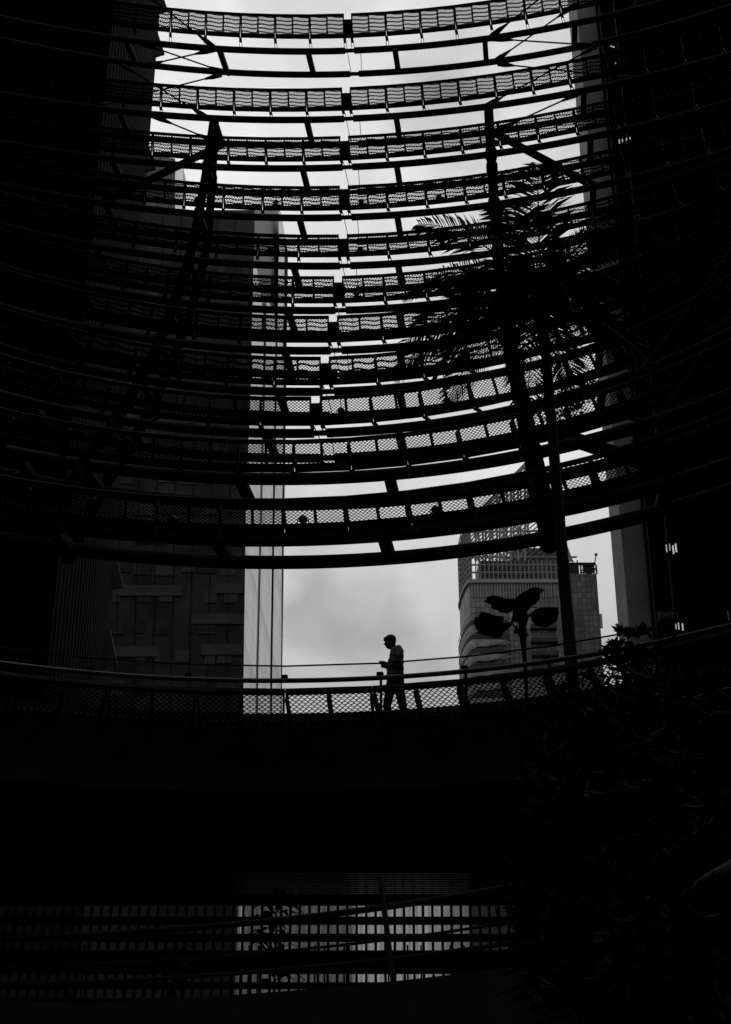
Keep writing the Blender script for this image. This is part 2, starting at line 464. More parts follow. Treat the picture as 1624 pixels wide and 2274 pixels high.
# ---------------------------------------------------------------- upper walkway
WC = (-1.6, 12.10); WR = 10.0; WH = 7.265
FLOOR = 7.1
def W(phi, off, h): return ringpt(WC, WR + off, phi, h)
def annulus(r0, r1, z0, z1, p0, p1, c, n=90, r1f=None):
    b = MB()
    for k in range(n + 1):
        p = p0 + (p1 - p0) * k / n
        for (r, z) in ((r0, z0), (r1, z0), (r1, z1), (r0, z1)):
            b.v.append(tuple(ringpt(c, r, p, z)))
    for k in range(n):
        for j in range(4):
            a = k * 4 + j; q = k * 4 + (j + 1) % 4
            b.f.append((a, a + 4, q + 4, q))
    b.f.append((0, 1, 2, 3)); e = n * 4; b.f.append((e + 3, e + 2, e + 1, e))
    return b
walk = thing('elevated_walkway', W(0, .7, 6.3), 'dark curved elevated walkway crossing the picture under the walking man', 'walkway')
annulus(WR + .75, WR + 9.5, 6.25, FLOOR, -1.9, 1.9, WC).build('deck_slab', M['slab'], walk)
annulus(WR + .60, WR + .745, 5.75, FLOOR - .24, -1.9, 1.9, WC).build('fascia', M['slab'], walk)
# the cantilevered mesh fringe of the walkway
L = math.hypot(.62, .37)
fr = MB(); w = 1.44 - .03
fr.box(-w / 2, w / 2, 0, .03, -.03, .03); fr.box(-w / 2, w / 2, L - .085, L, -.04, .04)
for sx in (-1, 1):
    x0 = sx * w / 2; fr.box(min(x0, x0 - sx * .035), max(x0, x0 - sx * .035), .03, L - .085, -.03, .16)
fr.box(-.03, .03, .03, L - .085, -.03, .14)
fm = fr.mesh('panel_frame', M['steel']); pw = w / 2 - .065
pm_ = strand_mesh(pw, L - .115, 13, 12, None, 'mesh_panel')
fringe = thing('walkway_mesh_fringe', W(0, 0, WH), 'band of dark metal mesh panels along the walkway edge below the glass balustrade', 'mesh panel band')
a0 = phi_at(lambda p: W(p, 0, WH), 633)
dph = 1.44 / (WR + .2)
for k in range(-8, 9):
    p0, p1 = a0 + k * dph, a0 + (k + 1) * dph; q = (p0 + p1) / 2
    foot = W(q, .62, WH - .37); head = W(q, 0, WH)
    yv = (head - foot).normalized(); xv = Vector((math.cos(q), -math.sin(q), 0)); zv = xv.cross(yv)
    f = link('panel_frame', fm, fringe, Matrix.Translation(foot) @ Matrix((xv, yv, zv)).transposed().to_4x4())
    for sx in (-1, 1):
        o = bpy.data.objects.new('mesh_panel', pm_); col.objects.link(o); o.parent = f
        o.matrix_basis = Matrix.Translation((sx * (.03 + pw / 2), .03, 0))
for px, k in ((1246, 0),):
    ph = phi_at(lambda p: W(p, .45, WH - .2), px)
    foot = W(ph, .5, WH - .3)
    root = thing('floodlight', foot, 'small round black floodlight on the walkway mesh under the palm trunk', 'lamp', 'round floodlights on the mesh tiers')
    o = link('lamp_head', fmesh_h, root); o.location = foot + Vector((0, 0, .14)); o.scale = (.8, .8, .8)
    MB().tube([foot, foot + Vector((0, 0, .1))], .03, 6).build('stem', M['steel'], root)

# glass balustrade
bal = thing('glass_balustrade', W(0, 1.25, FLOOR), 'frameless glass balustrade with thin cap rail and thick round handrail along the upper walkway', 'balustrade')
HR, HG = 7.78, 8.10
jx = [632, 845, 1033, 1218, 1400]
jp = [phi_at(lambda p: W(p, 1.15, HR), x) for x in jx]
dj = jp[1] - jp[0]
jp = [jp[0] - dj * k for k in (4, 3, 2, 1)] + jp + [jp[-1] + dj, jp[-1] + 2 * dj]
n = 60
pp = [jp[0] + (jp[-1] - jp[0]) * k / n for k in range(n + 1)]
MB().tube([W(p, 1.25, HG) for p in jp], .014, 6).build('cap_rail', M['steel'], bal)
MB().tube([W(p, 1.08, HR) for p in pp], .042, 10).build('handrail', M['rail'], bal, True)
for k in range(len(jp) - 1):
    g = .0006
    a, b = W(jp[k] + g / 3, 1.25, FLOOR), W(jp[k + 1] - g / 3, 1.25, FLOOR)
    zt = Vector((0, 0, HG - FLOOR - .012)); o = Vector((math.sin(pp[30]), math.cos(pp[30]), 0)) * .012
    MB().box8([a, b, b + o, a + o, a + zt, b + zt, b + o + zt, a + o + zt]).build('glass_pane', M['glass'], bal)
for p in jp:
    b = MB(); c0 = W(p, 1.13, HR + .075); x = Vector((math.cos(p), -math.sin(p), 0))
    b.bar(c0 - x * .055, c0 + x * .055, .12, .06)
    b.tube([W(p, 1.10, HR + .03), W(p, 1.10, HR + .06)], .02, 6)
    b.build('clamp', M['steel'], bal)
    if p > jp[4] + .01:
        MB().bar(W(p, 1.21, FLOOR + .004), W(p, 1.21, HR + .03), .045, .02).build('post', M['steel'], bal)

# ceiling of the storey below: louvre slats
ceil = thing('slatted_ceiling', (0, 26, 6.0 + EYE), 'dark glossy slatted ceiling under the walkway, catching daylight at its far edge', 'ceiling')
M['slatm'] = mat('glossy_slat', .012, .3, .5, scale=.25, var=.8)
for k in range(10):
    y = 30.6 + k * .2
    MB().box(-4.3, 2.3, y, y + .10, 6.0 + EYE - k * .01, 6.05 + EYE - k * .01).build('ceiling_slat', M['slatm'], ceil)

# ---------------------------------------------------------------- lower storey behind the void
LC = (-8.2, 9.0); LR = 13.5
def Lw(phi, off, h): return ringpt(LC, LR + off, phi, h)
low = thing('lower_walkway', Lw(.5, 0, 2.3), 'dark curved lower walkway at the foot of the picture', 'walkway')
annulus(LR, LR + 9, 1.2, 2.42, -.8, 1.95, LC).build('deck_slab', M['slab'], low)
lb = thing('bar_balustrade', Lw(.5, 0, 2.42), 'curved steel balustrade with three sloping rails before the barred opening', 'balustrade')
P = [-.7 + 2.6 * k / 60 for k in range(61)]
M['rail2'] = mat('dull_rail', .015, .6, .1)
for off, h, r in ((0.1, 3.40, .045), (.15, 2.98, .02), (.1, 2.72, .03)):
    MB().tube([Lw(p, off, h) for p in P], r, 8).build('rail', M['rail2'], lb, True)
M['postm'] = mat('pale_post', .06, .6, .3)
for px in (868,):
    ph = phi_at(lambda p: Lw(p, .1, 3.2), px)
    MB().bar(Lw(ph, .15, 2.43), Lw(ph, -.12, 3.75), .055, .05).build('post', M['postm'], lb)
# barred screen at the far side of the lower storey
scr = thing('barred_screen', (0, 33, 3.2 + EYE), 'tall dark grille of upright bars and level beams at the back of the lower storey', 'screen')
YS = 33.
def Zat(py): return atY(600, py, YS).z
for k in range(-6, 72):
    px = 8 + k * 21.2
    p = atY(px, 2080, YS)
    MB().box(p.x - .028, p.x + .028, YS, YS + .10, Zat(2236), Zat(1962)).build('upright_bar', M['steel'], scr)
for y0, y1 in ((1870, 2006), (2034, 2049), (2072, 2087), (2109, 2159), (2180, 2193)):
    MB().box(-12.5, 12.5, YS + .101, YS + .35, Zat(y1), Zat(y0)).build('level_beam', M['steel'], scr)
rnd = random.Random(3)
for px in [190, 262, 330, 395, 415, 540, 555, 575, 700, 722, 765, 775, 863, 905, 920, 935, 1000, 1030, 1065]:
    p = atY(px, 2080, YS + .6)
    MB().box(p.x - .02, p.x + .02, YS + .6, YS + .65, atY(600, 2232, YS).z, atY(600, 2090, YS).z).build('thin_baluster', M['steel'], scr)
# walls beyond, outdoors, in daylight
def wallq(name, label, x0, x1, m, Y, cat='wall', y0=2270, y1=1945, xt=None):
    a = atY(x0, 2150, Y); b = atY(x1, 2150, Y); zb = atY(600, y0, Y).z; zt = atY(600, y1, Y).z
    t = MB()
    a1 = a.x if xt is None else atY(xt, 2150, Y).x
    if m in (M['corr'], M['midw']):      # light-passing sheet: one folded skin
        n_ = max(4, int(abs(b.x - a.x) / .09))
        for k in range(n_):
            xa, xb = a.x + (b.x - a.x) * k / n_, a.x + (b.x - a.x) * (k + 1) / n_
            ya, yb = Y + .02 * (k % 2), Y + .02 * ((k + 1) % 2)
            t.quad((xa, ya, zb), (xb, yb, zb), (xb, yb, zt), (xa, ya, zt))
        return tag(t.build(name, m), label, cat)
    t.box8([(a.x, Y, zb), (b.x, Y, zb), (b.x, Y + .25, zb), (a.x, Y + .25, zb), (a1, Y, zt), (b.x, Y, zt), (b.x, Y + .25, zt), (a1, Y + .25, zt)])
    return tag(t.build(name, m), label, cat)
M['dim2'] = mat('stained_dim_wall', .05, .8, .1, scale=.7, var=.7)  # shade of the far left put into the wall colour, unevenly
wallq('rear_wall', 'nearly black wall at the far left of the barred opening', -300, 168, M['dim2'], 39.)
wallq('rear_wall', 'dim plain wall in the left half of the barred opening', 169, 522, M['dim'], 39.02)
wallq('pale_pilaster', 'narrow pale pilaster between the dim wall and the potted plant', 524, 532, M['corr'], 38.6, 'pilaster')
wallq('rear_wall', 'mid grey wall seen behind the potted plant in the barred opening', 533, 790, M['midw'], 39.3)
wallq('corrugated_wall', 'bright white corrugated wall seen right of centre through the bars', 783, 1046, M['corr'], 38.9, y0=2270)
M['dimr'] = mat('dull_grey_wall', .30, .8, .1, scale=.5, var=.4)
wallq('rear_wall', 'dim grey wall right of the bright corrugated wall', 1047, 1500, M['dimr'], 39.1)
kb = thing('lit_kerb', (0, 32, 2.4 + EYE), 'low pale kerb catching light at the bottom left of the barred opening', 'kerb')
b = MB(); a = atY(-60, 2222, 32.); c = atY(620, 2222, 32.)
b.box(a.x, c.x, 32, 32.3, a.z - .05, a.z + .05); b.build('kerb_stone', M['postm'], kb)
tag(MB().box(-30, 30, 33.2, 60, .9 + EYE, 1.1 + EYE).build('back_terrace', M['concrete']), kind='structure')

# ---------------------------------------------------------------- setting: ground, court walls
gnd = MB(); gnd.box(-600, 600, -300, 900, -1.0, 0.0)
tag(gnd.build('ground', M['ground']), kind='structure')
tag(MB().box(-60, -24, 6, 26, 0, 5.5 + EYE).build('court_wall', M['slab']), 'dark plain wall closing the left side of the sunken court', 'wall')
tag(MB().box(16, 60, 14, 24, 0, 5.5 + EYE).build('court_wall', M['slab']), 'dark plain wall closing the right side of the sunken court behind the shrubs', 'wall')

def add_blocker(x0, x1, y0, y1, h, label):  # unseen masses added to keep sky light off the steel
    t = thing('office_block', ((x0 + x1) / 2, (y0 + y1) / 2, 0), label, 'building', 'dark blocks enclosing the court')
    MB().box(x0, x1, y0, y1, .004, h).build('wall', M['slab'], t)
    k = 0
    # window bands on the side facing the court
    for lv in range(4, int(h) - 3, 7):
        if x1 - x0 > y1 - y0: MB().box(x0 + 1, x1 - 1, y1, y1 + .05, lv, lv + 2.4).build('window_band', M['glassdark'], t)
        elif x0 < 0: MB().box(x1, x1 + .05, y0 + 1, y1 - 1, lv, lv + 2.4).build('window_band', M['glassdark'], t)
        else: MB().box(x0 - .05, x0, y0 + 1, y1 - 1, lv, lv + 2.4).build('window_band', M['glassdark'], t)
    MB().box(x0 - .4, x1 + .4, y0 - .4, y1 + .4, h, h + 1.2).build('parapet', M['slab'], t)
add_blocker(-70, 70, -60, -34, 95, 'wide dark office block closing the court behind the viewer')
add_blocker(-80, -48, -30, 60, 80, 'dark office block along the left side of the court')
add_blocker(52, 84, -30, 60, 80, 'dark office block along the right side of the court')

# ---------------------------------------------------------------- left ribbed tower
lt_edge = atY(240, 1430, 60)
lc = (lt_edge.x - 12.1, 58.6); lr = 12.
H = 105
lt = thing('ribbed_tower', (lc[0], lc[1], 0), 'very dark round-cornered tower with fine vertical ribs at the left edge', 'building', 'twin ribbed towers')
NP = 64
M['darkclad'] = mat('black_glass_cladding', .003, .9, .0)  # shade of the turned-away side put into the colour
M['finm'] = mat('black_fin', .0022, .9, .0)  # fins darkened as if in shade
M['finl'] = mat('grey_fin', .045, .8, .05)  # slimmer fins, their tone raised as if catching sky light
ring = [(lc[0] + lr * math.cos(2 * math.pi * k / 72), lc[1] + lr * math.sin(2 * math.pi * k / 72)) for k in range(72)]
for nm, m_, ks in (('ribbed_flank', M['rib'], list(range(68, 72)) + list(range(0, 12))), ('wall', M['darkclad'], range(12, 68))):  # bright sky-facing edge and shaded rest, toned by material
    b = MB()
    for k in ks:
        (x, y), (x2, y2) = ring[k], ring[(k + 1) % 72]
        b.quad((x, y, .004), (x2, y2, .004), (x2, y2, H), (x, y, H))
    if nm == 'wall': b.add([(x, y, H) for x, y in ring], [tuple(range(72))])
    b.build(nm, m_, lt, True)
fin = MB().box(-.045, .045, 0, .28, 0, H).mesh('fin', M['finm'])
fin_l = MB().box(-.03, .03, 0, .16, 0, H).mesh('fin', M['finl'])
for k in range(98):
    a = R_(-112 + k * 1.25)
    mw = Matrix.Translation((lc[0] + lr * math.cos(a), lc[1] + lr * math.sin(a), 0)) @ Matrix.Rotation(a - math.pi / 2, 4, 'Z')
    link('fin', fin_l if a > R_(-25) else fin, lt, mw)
for py in (15, 110, 362, 1275, 1445):
    p = atY(240 + (1430 - py) * .0803, py, 60)
    fl_ = MB()
    fl_.add([(p.x - .15, 59.6, p.z - .9), (p.x + .62, 59.3, p.z - .9), (p.x + .1, 59.6, p.z + .9), (p.x - .15, 59.7, p.z + .9),
             (p.x - .15, 59.75, p.z - .9), (p.x + .62, 59.45, p.z - .9), (p.x + .1, 59.75, p.z + .9), (p.x - .15, 59.85, p.z + .9)],
            [(0, 1, 2, 3), (4, 7, 6, 5), (0, 4, 5, 1), (1, 5, 6, 2), (2, 6, 7, 3), (3, 7, 4, 0)])
    fl_.build('window_flap', M['spandrel'], lt)

# ---------------------------------------------------------------- right ribbed tower
e0 = atY(1388, 1400, 60).x; e1 = atY(1398, 1400, 60).x; e2 = atY(1449, 1400, 60).x
rt = thing('ribbed_tower', (e2 + 12, 60, 0), 'dark tower with smooth pale corner strip and vertical ribs at the right edge', 'building', 'twin ribbed towers')
MB().add([(e0, 61.5, .004), (e1, 60, .004), (e1, 60, H), (e0, 61.5, H), (e0 + 4, 75, .004), (e0 + 4, 75, H)], [(0, 1, 2, 3), (4, 0, 3, 5)]).build('corner_strip', M['smooth'], rt)
MB().add([(e1 + .002, 60.001, .004), (e2, 60.001, .004), (e2 + 3.89, 75, .004), (e1 + 3.8, 75, .004), (e1 + .002, 60.001, H), (e2, 60.001, H), (e2 + 3.89, 75, H), (e1 + 3.8, 75, H)], [(0, 1, 5, 4), (1, 2, 6, 5), (2, 3, 7, 6), (3, 0, 4, 7), (4, 5, 6, 7)]).build('smooth_wall', M['smooth2'], rt)
rr_ = 13.; rc = (e2 + 4.6, 60 + math.sqrt(rr_ ** 2 - 4.6 ** 2) - .4)
ring = [(rc[0] + rr_ * math.cos(2 * math.pi * k / NP), rc[1] + rr_ * math.sin(2 * math.pi * k / NP)) for k in range(NP)]
ring = [(max(x, e2 + .002 + max(0, y - 60) * .26), y) for x, y in ring]
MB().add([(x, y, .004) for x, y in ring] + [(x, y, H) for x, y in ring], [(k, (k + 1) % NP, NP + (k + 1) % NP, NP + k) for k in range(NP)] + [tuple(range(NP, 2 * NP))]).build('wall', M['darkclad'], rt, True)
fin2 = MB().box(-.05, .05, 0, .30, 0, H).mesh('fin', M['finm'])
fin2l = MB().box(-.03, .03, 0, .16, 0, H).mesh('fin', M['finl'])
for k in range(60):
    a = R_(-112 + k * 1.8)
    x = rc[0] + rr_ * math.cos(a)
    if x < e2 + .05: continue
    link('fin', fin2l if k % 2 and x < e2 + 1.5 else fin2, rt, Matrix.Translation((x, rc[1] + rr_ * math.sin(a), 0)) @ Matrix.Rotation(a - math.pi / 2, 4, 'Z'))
for k, (px, py, w_, h_) in enumerate([(1481, 1217, 1.5, 18), (1488, 1215, 1.5, 16), (1496, 1220, 3, 20), (1502, 1216, 3, 20), (1508, 1390, 2, 16), (1502, 1391, 1.5, 12), (1517, 1392, 2.5, 16),
                                      (1363, 103, 5, 3), (1358, 101, 3, 2), (1368, 139, 2, 5), (1376, 313, 2, 12), (1383, 311, 2, 8), (1392, 308, 2, 7), (1400, 306, 2, 6)]):
    p = atD(px, py, 57.5)
    q = 57.5 * 1.05 / F
    MB().box(p.x - w_ * q / 2, p.x + w_ * q / 2, p.y, p.y + .05, p.z - h_ * q / 2, p.z + h_ * q / 2).build('lit_slit', M['lit'], rt)  # glowing slips in place of sky showing between the fins

# ---------------------------------------------------------------- central pale-edged tower
YT = 100.
ct = thing('glass_tower', atY(400, 2200, YT) * 1.0, 'tall dark glass tower with a pale slanted-line side face left of the open sky', 'building')
ct.location.z = 0
def q4(pts, Ys): return [atY(x, y, Y) for (x, y), Y in zip(pts, Ys)]
fb = MB()
fr_pts = [(40, 2200), (531, 2200), (566, 466), (225, 466)]
f4 = q4(fr_pts, [YT] * 4)
sd_pts = [(531, 2200), (617, 2200), (640, 560), (622, 468), (566, 466)]
s5 = q4(sd_pts, [YT, YT + 9, YT + 9, YT + 9, YT])
fb.add(f4, [(0, 1, 2, 3)]); fb.add(s5, [(0, 1, 2, 3, 4)])
back = [Vector((f4[0].x, YT + 30, f4[0].z)), Vector((s5[1].x - 5, YT + 30, s5[1].z)), Vector((s5[2].x - 5, YT + 30, s5[3].z)), Vector((f4[3].x, YT + 30, f4[3].z))]
fb.add([f4[3], s5[4], s5[3], back[2], back[3]], [(0, 1, 2, 3, 4)])
fb.add([s5[1], back[1], back[2], s5[2]], [(0, 1, 2, 3)])
fb.build('wall', M['glassdark'], ct)
# pale cladding strips on the side face, their slanted tops cut to draw a dark reflection
def sideY(x, y):   # depth on the side face at an image column
    # interpolate by solving along the face plane
    d = ray(x, y)
    a, b_, c_ = s5[0], s5[1], s5[4]
    nrm = (b_ - a).cross(c_ - a); nrm.normalize()
    o = Vector((0, 0, EYE)); tt = (a - o).dot(nrm) / d.dot(nrm)
    p = o + d * tt
    return p - d.normalized() * .15
nclad = 0
for poly in ([(533, 2200), (563, 2200), (568.5, 1500), (586, 760), (585, 700), (569, 585), (563, 585), (556, 900), (547, 1100), (541, 1500)],
             [(567.5, 2200), (595.5, 2200), (600, 1500), (612, 760), (610, 695), (597, 672), (592, 672), (591, 760), (573.5, 1500)],
             [(600.5, 2200), (616, 2200), (627, 1500), (639, 575), (632, 515), (624, 470), (619, 470), (619, 575), (616, 760), (604.8, 1500)]):
    pts = [sideY(x, y) for x, y in poly]
    # shear-free local frame so that the object texture runs along the face
    cl = MB().add(pts, [tuple(range(len(pts)))]).build('pale_cladding_strip', M['clad'], ct)
# spandrels and windows on the dark front
def front_rect(x0, y0, x1, y1, m, name, off):
    q = [atY(x, y, YT - off) for x, y in ((x0, y1), (x1, y1), (x1, y0), (x0, y0))]
    o = [Vector((p.x, p.y + off * .9, p.z)) for p in q]
    MB().box8([q[0], q[1], o[1], o[0], q[3], q[2], o[2], o[3]]).build(name, m, ct)
for (a, y0, c_, y1) in [(170, 650, 695, 735), (950, 638, 1190, 715), (770, 880, 1190, 963), (845, 1125, 1180, 1212), (140, 1140, 500, 1225), (795, 400, 1197, 465), (170, 415, 560, 440),
                        (760, 120, 1200, 185), (260, 150, 560, 215)]:
    front_rect(212.8 + a * .2758, 1119.8 + y0 * .2758, 212.8 + c_ * .2758, 1119.8 + y1 * .2758, M['spandrel'], 'spandrel', .12)
rnd = random.Random(5)
for fl_i in range(15):
    yb = 1560 - fl_i * 66.5
    for bx in range(6):
        if rnd.random() < .18: continue
        xr = 238 + bx * 49 + (1500 - yb) * .035
        w_ = rnd.choice([14, 22, 30, 40]); x0 = xr + rnd.uniform(0, 44 - w_)
        front_rect(x0, yb - 50, x0 + w_, yb - 22 + rnd.uniform(-3, 6), M['pane1'] if rnd.random() < .6 else M['spandrel'], 'window', .07)
for k in range(7):
    x = 252 + k * 41
    q0 = atY(x, 1700, YT - .05); q1 = atY(x + 30 * (1 - k / 40), 480, YT - .05)
    MB().bar(q0, q1, .05, .06, up=(0, 1, 0)).build('mullion', M['mull'], ct)
# the far slab seen over its roof
ft = thing('far_tower', (atY(350, 600, 150).x, 150, 0), 'dark gridded tower with one bright edge strip, far behind the left column', 'building')
q = q4([(285, 1900), (383, 1900), (389, 352), (310, 340)], [150] * 4)
bk = [Vector((p.x, 175, p.z)) for p in q]
MB().add(q + bk, [(0, 1, 2, 3), (1, 5, 6, 2), (3, 2, 6, 7), (0, 3, 7, 4)]).build('wall', M['fargrid'], ft)
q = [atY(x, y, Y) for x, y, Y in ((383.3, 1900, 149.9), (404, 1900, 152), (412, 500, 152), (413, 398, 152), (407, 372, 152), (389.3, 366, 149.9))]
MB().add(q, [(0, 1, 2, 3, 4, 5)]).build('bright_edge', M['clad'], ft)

# ---------------------------------------------------------------- right tower with crown truss and balconies
YR = 290.
tw = thing('crowned_tower', (atY(1150, 1300, YR).x, YR, 0), 'grey glass tower with an open steel crown and curved corner balconies right of the man', 'building')
def pr(zx, zy, Y=YR): return atY(979.8 + zx * .2413, 1091.8 + zy * .2413, Y)
X0 = pr(283, 820).x
wv = X0 - pr(176, 1050).x * 1.045
def corner_xy(u):      # round the left corner, u from 0 (front) to 1 (flank)
    a = u * math.pi / 2
    return (X0 - wv * math.sin(a), YR + 15 * (1 - math.cos(a)))
Ztop = pr(600, 845).z
Xr = atY(1262, 1400, YR).x
def prism(plan_, z0, z1, m, name, parent):
    n_ = len(plan_)
    b = MB().add([(x, y, z0) for x, y in plan_] + [(x, y, z1) for x, y in plan_],
                 [(k, (k + 1) % n_, n_ + (k + 1) % n_, n_ + k) for k in range(n_)] + [tuple(range(n_, 2 * n_)), tuple(range(n_))[::-1]])
    return b.build(name, m, parent)
plan_ = [(Xr, YR + 40), (Xr, YR), (X0, YR)] + [corner_xy(k / 8) for k in range(1, 9)] + [(corner_xy(1)[0] + 5, YR + 40)]
prism(plan_[::-1], .004, Ztop, M['curtain'], 'wall', tw)
prism([(x + (-.4 if k > 2 else 0), y - .6) for k, (x, y) in enumerate(plan_)][::-1], Ztop, Ztop + .8, M['mullight'], 'parapet_rail', tw)
b = MB()
for k in range(34):
    x = X0 + (Xr - X0) * k / 33
    b.box(x - .1, x + .1, YR - .3, YR, Ztop - 3.4, Ztop)
b.build('cornice_brackets', M['mullight'], tw)
Zg = pr(600, 632).z
b = MB()
for k in range(25):
    x = X0 + (Xr + 3 - X0) * k / 24
    b.box(x - .13, x + .13, YR - .1, YR + .2, Ztop + .8, Zg)
for f_ in (.33, .66, 1.):
    z = Ztop + .8 + (Zg - Ztop) * f_; b.box(X0, Xr + 3, YR - .13, YR + .22, z - .15, z + .15)
M['frame2'] = mat('dull_frame', .13, .6, .2)
b.build('glazing_frame', M['frame2'], tw)
MB().box(X0 + 2, Xr - .8, YR + 4, YR + 40, Ztop + .801, Zg + 1.6).build('plant_room', M['curtain2'], tw)
mr0, mr1 = atY(1135, 1217, YR + 8), atY(1245, 1246, YR + 8)
MB().box(mr0.x, mr1.x, YR + 8, YR + 36, Zg + 1.601, mr0.z).build('plant_room', M['curtain2'], tw)
# glazed screen rising round the left corner
b = MB(); topz = pr(290, 270).z
zs = [Ztop + (topz - Ztop) * j / 12 for j in range(13)]
cs = [corner_xy(k / 6) for k in range(7)]
for z in zs:
    for k in range(6): b.bar((cs[k][0], cs[k][1], z), (cs[k + 1][0], cs[k + 1][1], z), .2, .2)
for x, y in cs: b.bar((x, y, Ztop), (x, y, zs[-1]), .22, .22, up=(0, 1, 0))
b.build('corner_frame', M['mullight'], tw)
M['corner_glass'] = mat('corner_glass', .09, .4, .2, scale=.3)
b = MB()
for k in range(6):
    x, y = cs[k]; x2, y2 = cs[k + 1]
    b.quad((x + .2, y + .2, Ztop + .8), (x2 + .2, y2 + .2, Ztop + .8), (x2 + .2, y2 + .2, topz), (x + .2, y + .2, topz))
b.build('corner_glazing', M['corner_glass'], tw)
# crown truss
b = MB()
def cp(px, py, dy=0.): return atY(px, py, YR + dy)
TL, TR, BR, BL = (1042, 1160), (1182, 1017), (1268, 1246), (1046, 1246)
def lerp(a, c, t): return (a[0] + (c[0] - a[0]) * t, a[1] + (c[1] - a[1]) * t)
b.bar(cp(*TL), cp(*TR), .8, .8); b.bar(cp(*TL, 15), cp(*TR, 15), .7, .7); b.bar(cp(*TR), cp(*BR), .8, .8, up=(0, 1, 0)); b.bar(cp(TL[0] + 3, TL[1] + 9), cp(TR[0], TR[1] + 12), .4, .4)
for k in range(1, 9):
    t = k / 9; x, yt = lerp(TL, TR, t)
    b.bar(cp(x, yt, 0), cp(x, 1246, 0), .5, .5, up=(0, 1, 0))
    b.bar(cp(x + 6, yt + 6, 15), cp(x + 6, 1246, 15), .42, .42, up=(0, 1, 0))
    b.bar(cp(x, yt), cp(x, yt, 15), .35, .35)
for k in range(22):
    off = 8 + k * 8.5
    a = (TL[0] + 2, TL[1] + off); c_ = (TR[0] + off * .35, TR[1] + off)
    if a[1] > 1244:
        s_ = (a[1] - 1244) / (a[1] - c_[1]); a = lerp(a, c_, s_)
    if c_[1] < 1240: b.bar(cp(*a, 7), cp(*c_, 7), .24, .24)
for j in range(3):
    yy = 1246 - 32 * (j + 1)
    x0 = 1046 if yy > 1160 else 1042 + (1160 - yy)
    b.bar(cp(max(x0, 1046), yy), cp(1190 + (yy - 1017) * .33, yy - 4), .36, .36)
for k in range(8):
    t0, t1 = k / 9, (k + 1) / 9
    xa, ya = lerp(TL, TR, t0); xb, yb = lerp(TL, TR, t1)
    for j in range(4):
        y0_ = 1246 - 32 * j; y1_ = y0_ - 32
        if y1_ < min(ya, yb): break
        if (k + j) % 2: b.bar(cp(xa, y0_), cp(xb, y1_), .3, .3)
        else: b.bar(cp(xa, y1_), cp(xb, y0_), .3, .3)
b.build('crown_truss', M['truss'], tw)
# annex
YA = YR - 2
ax0 = atY(1266, 1300, YA).x; ax1 = atY(1341, 1430, YA).x
az = atY(1300, 1254, YA).z
annx = thing('annex_tower', ((ax0 + ax1) / 2, YA + 10, 0), 'darker narrow tower block with a ragged open roof screen, right of the crowned tower', 'building')
zs_ = atY(1300, 1274, YA).z
AW = ax1 - ax0
MB().box(ax0, ax1 - .4, YA, YA + 40, .004, zs_).build('wall', M['curtain2'], annx)
b = MB(); rnd = random.Random(2)
b.box(ax0, ax0 + AW * .35, YA, YA + .6, zs_, az)
for k in range(7):
    x = ax0 + AW * (.42 + .53 * k / 6); b.box(x - .16, x + .16, YA, YA + .4, zs_, az)
for k in range(8):
    z = zs_ + (az - zs_) * k / 8; x = ax0 + AW * rnd.uniform(.36, .6); b.box(x, ax1 - .4 - rnd.uniform(0, 1), YA - .05, YA + .35, z, z + rnd.choice([.15, .3, .5]))
b.box(ax0, ax1 - .4, YA - .1, YA + .5, az, az + .5)
b.build('roof_screen', M['mull'], annx)
MB().tube([(ax1 - .6, YA, az + .4), (ax1 - .2, YA, az + 2.2)], .13, 6).ball((ax1 - .2, YA, az + 2.4), .35).build('antenna', M['mull'], annx)
p = atY(1341, 1378, YA); MB().box(ax1 - .399, ax1 + .15, YA + .1, YA + .5, p.z - 1.6, p.z + 1.6).build('side_bracket', M['mullight'], annx)
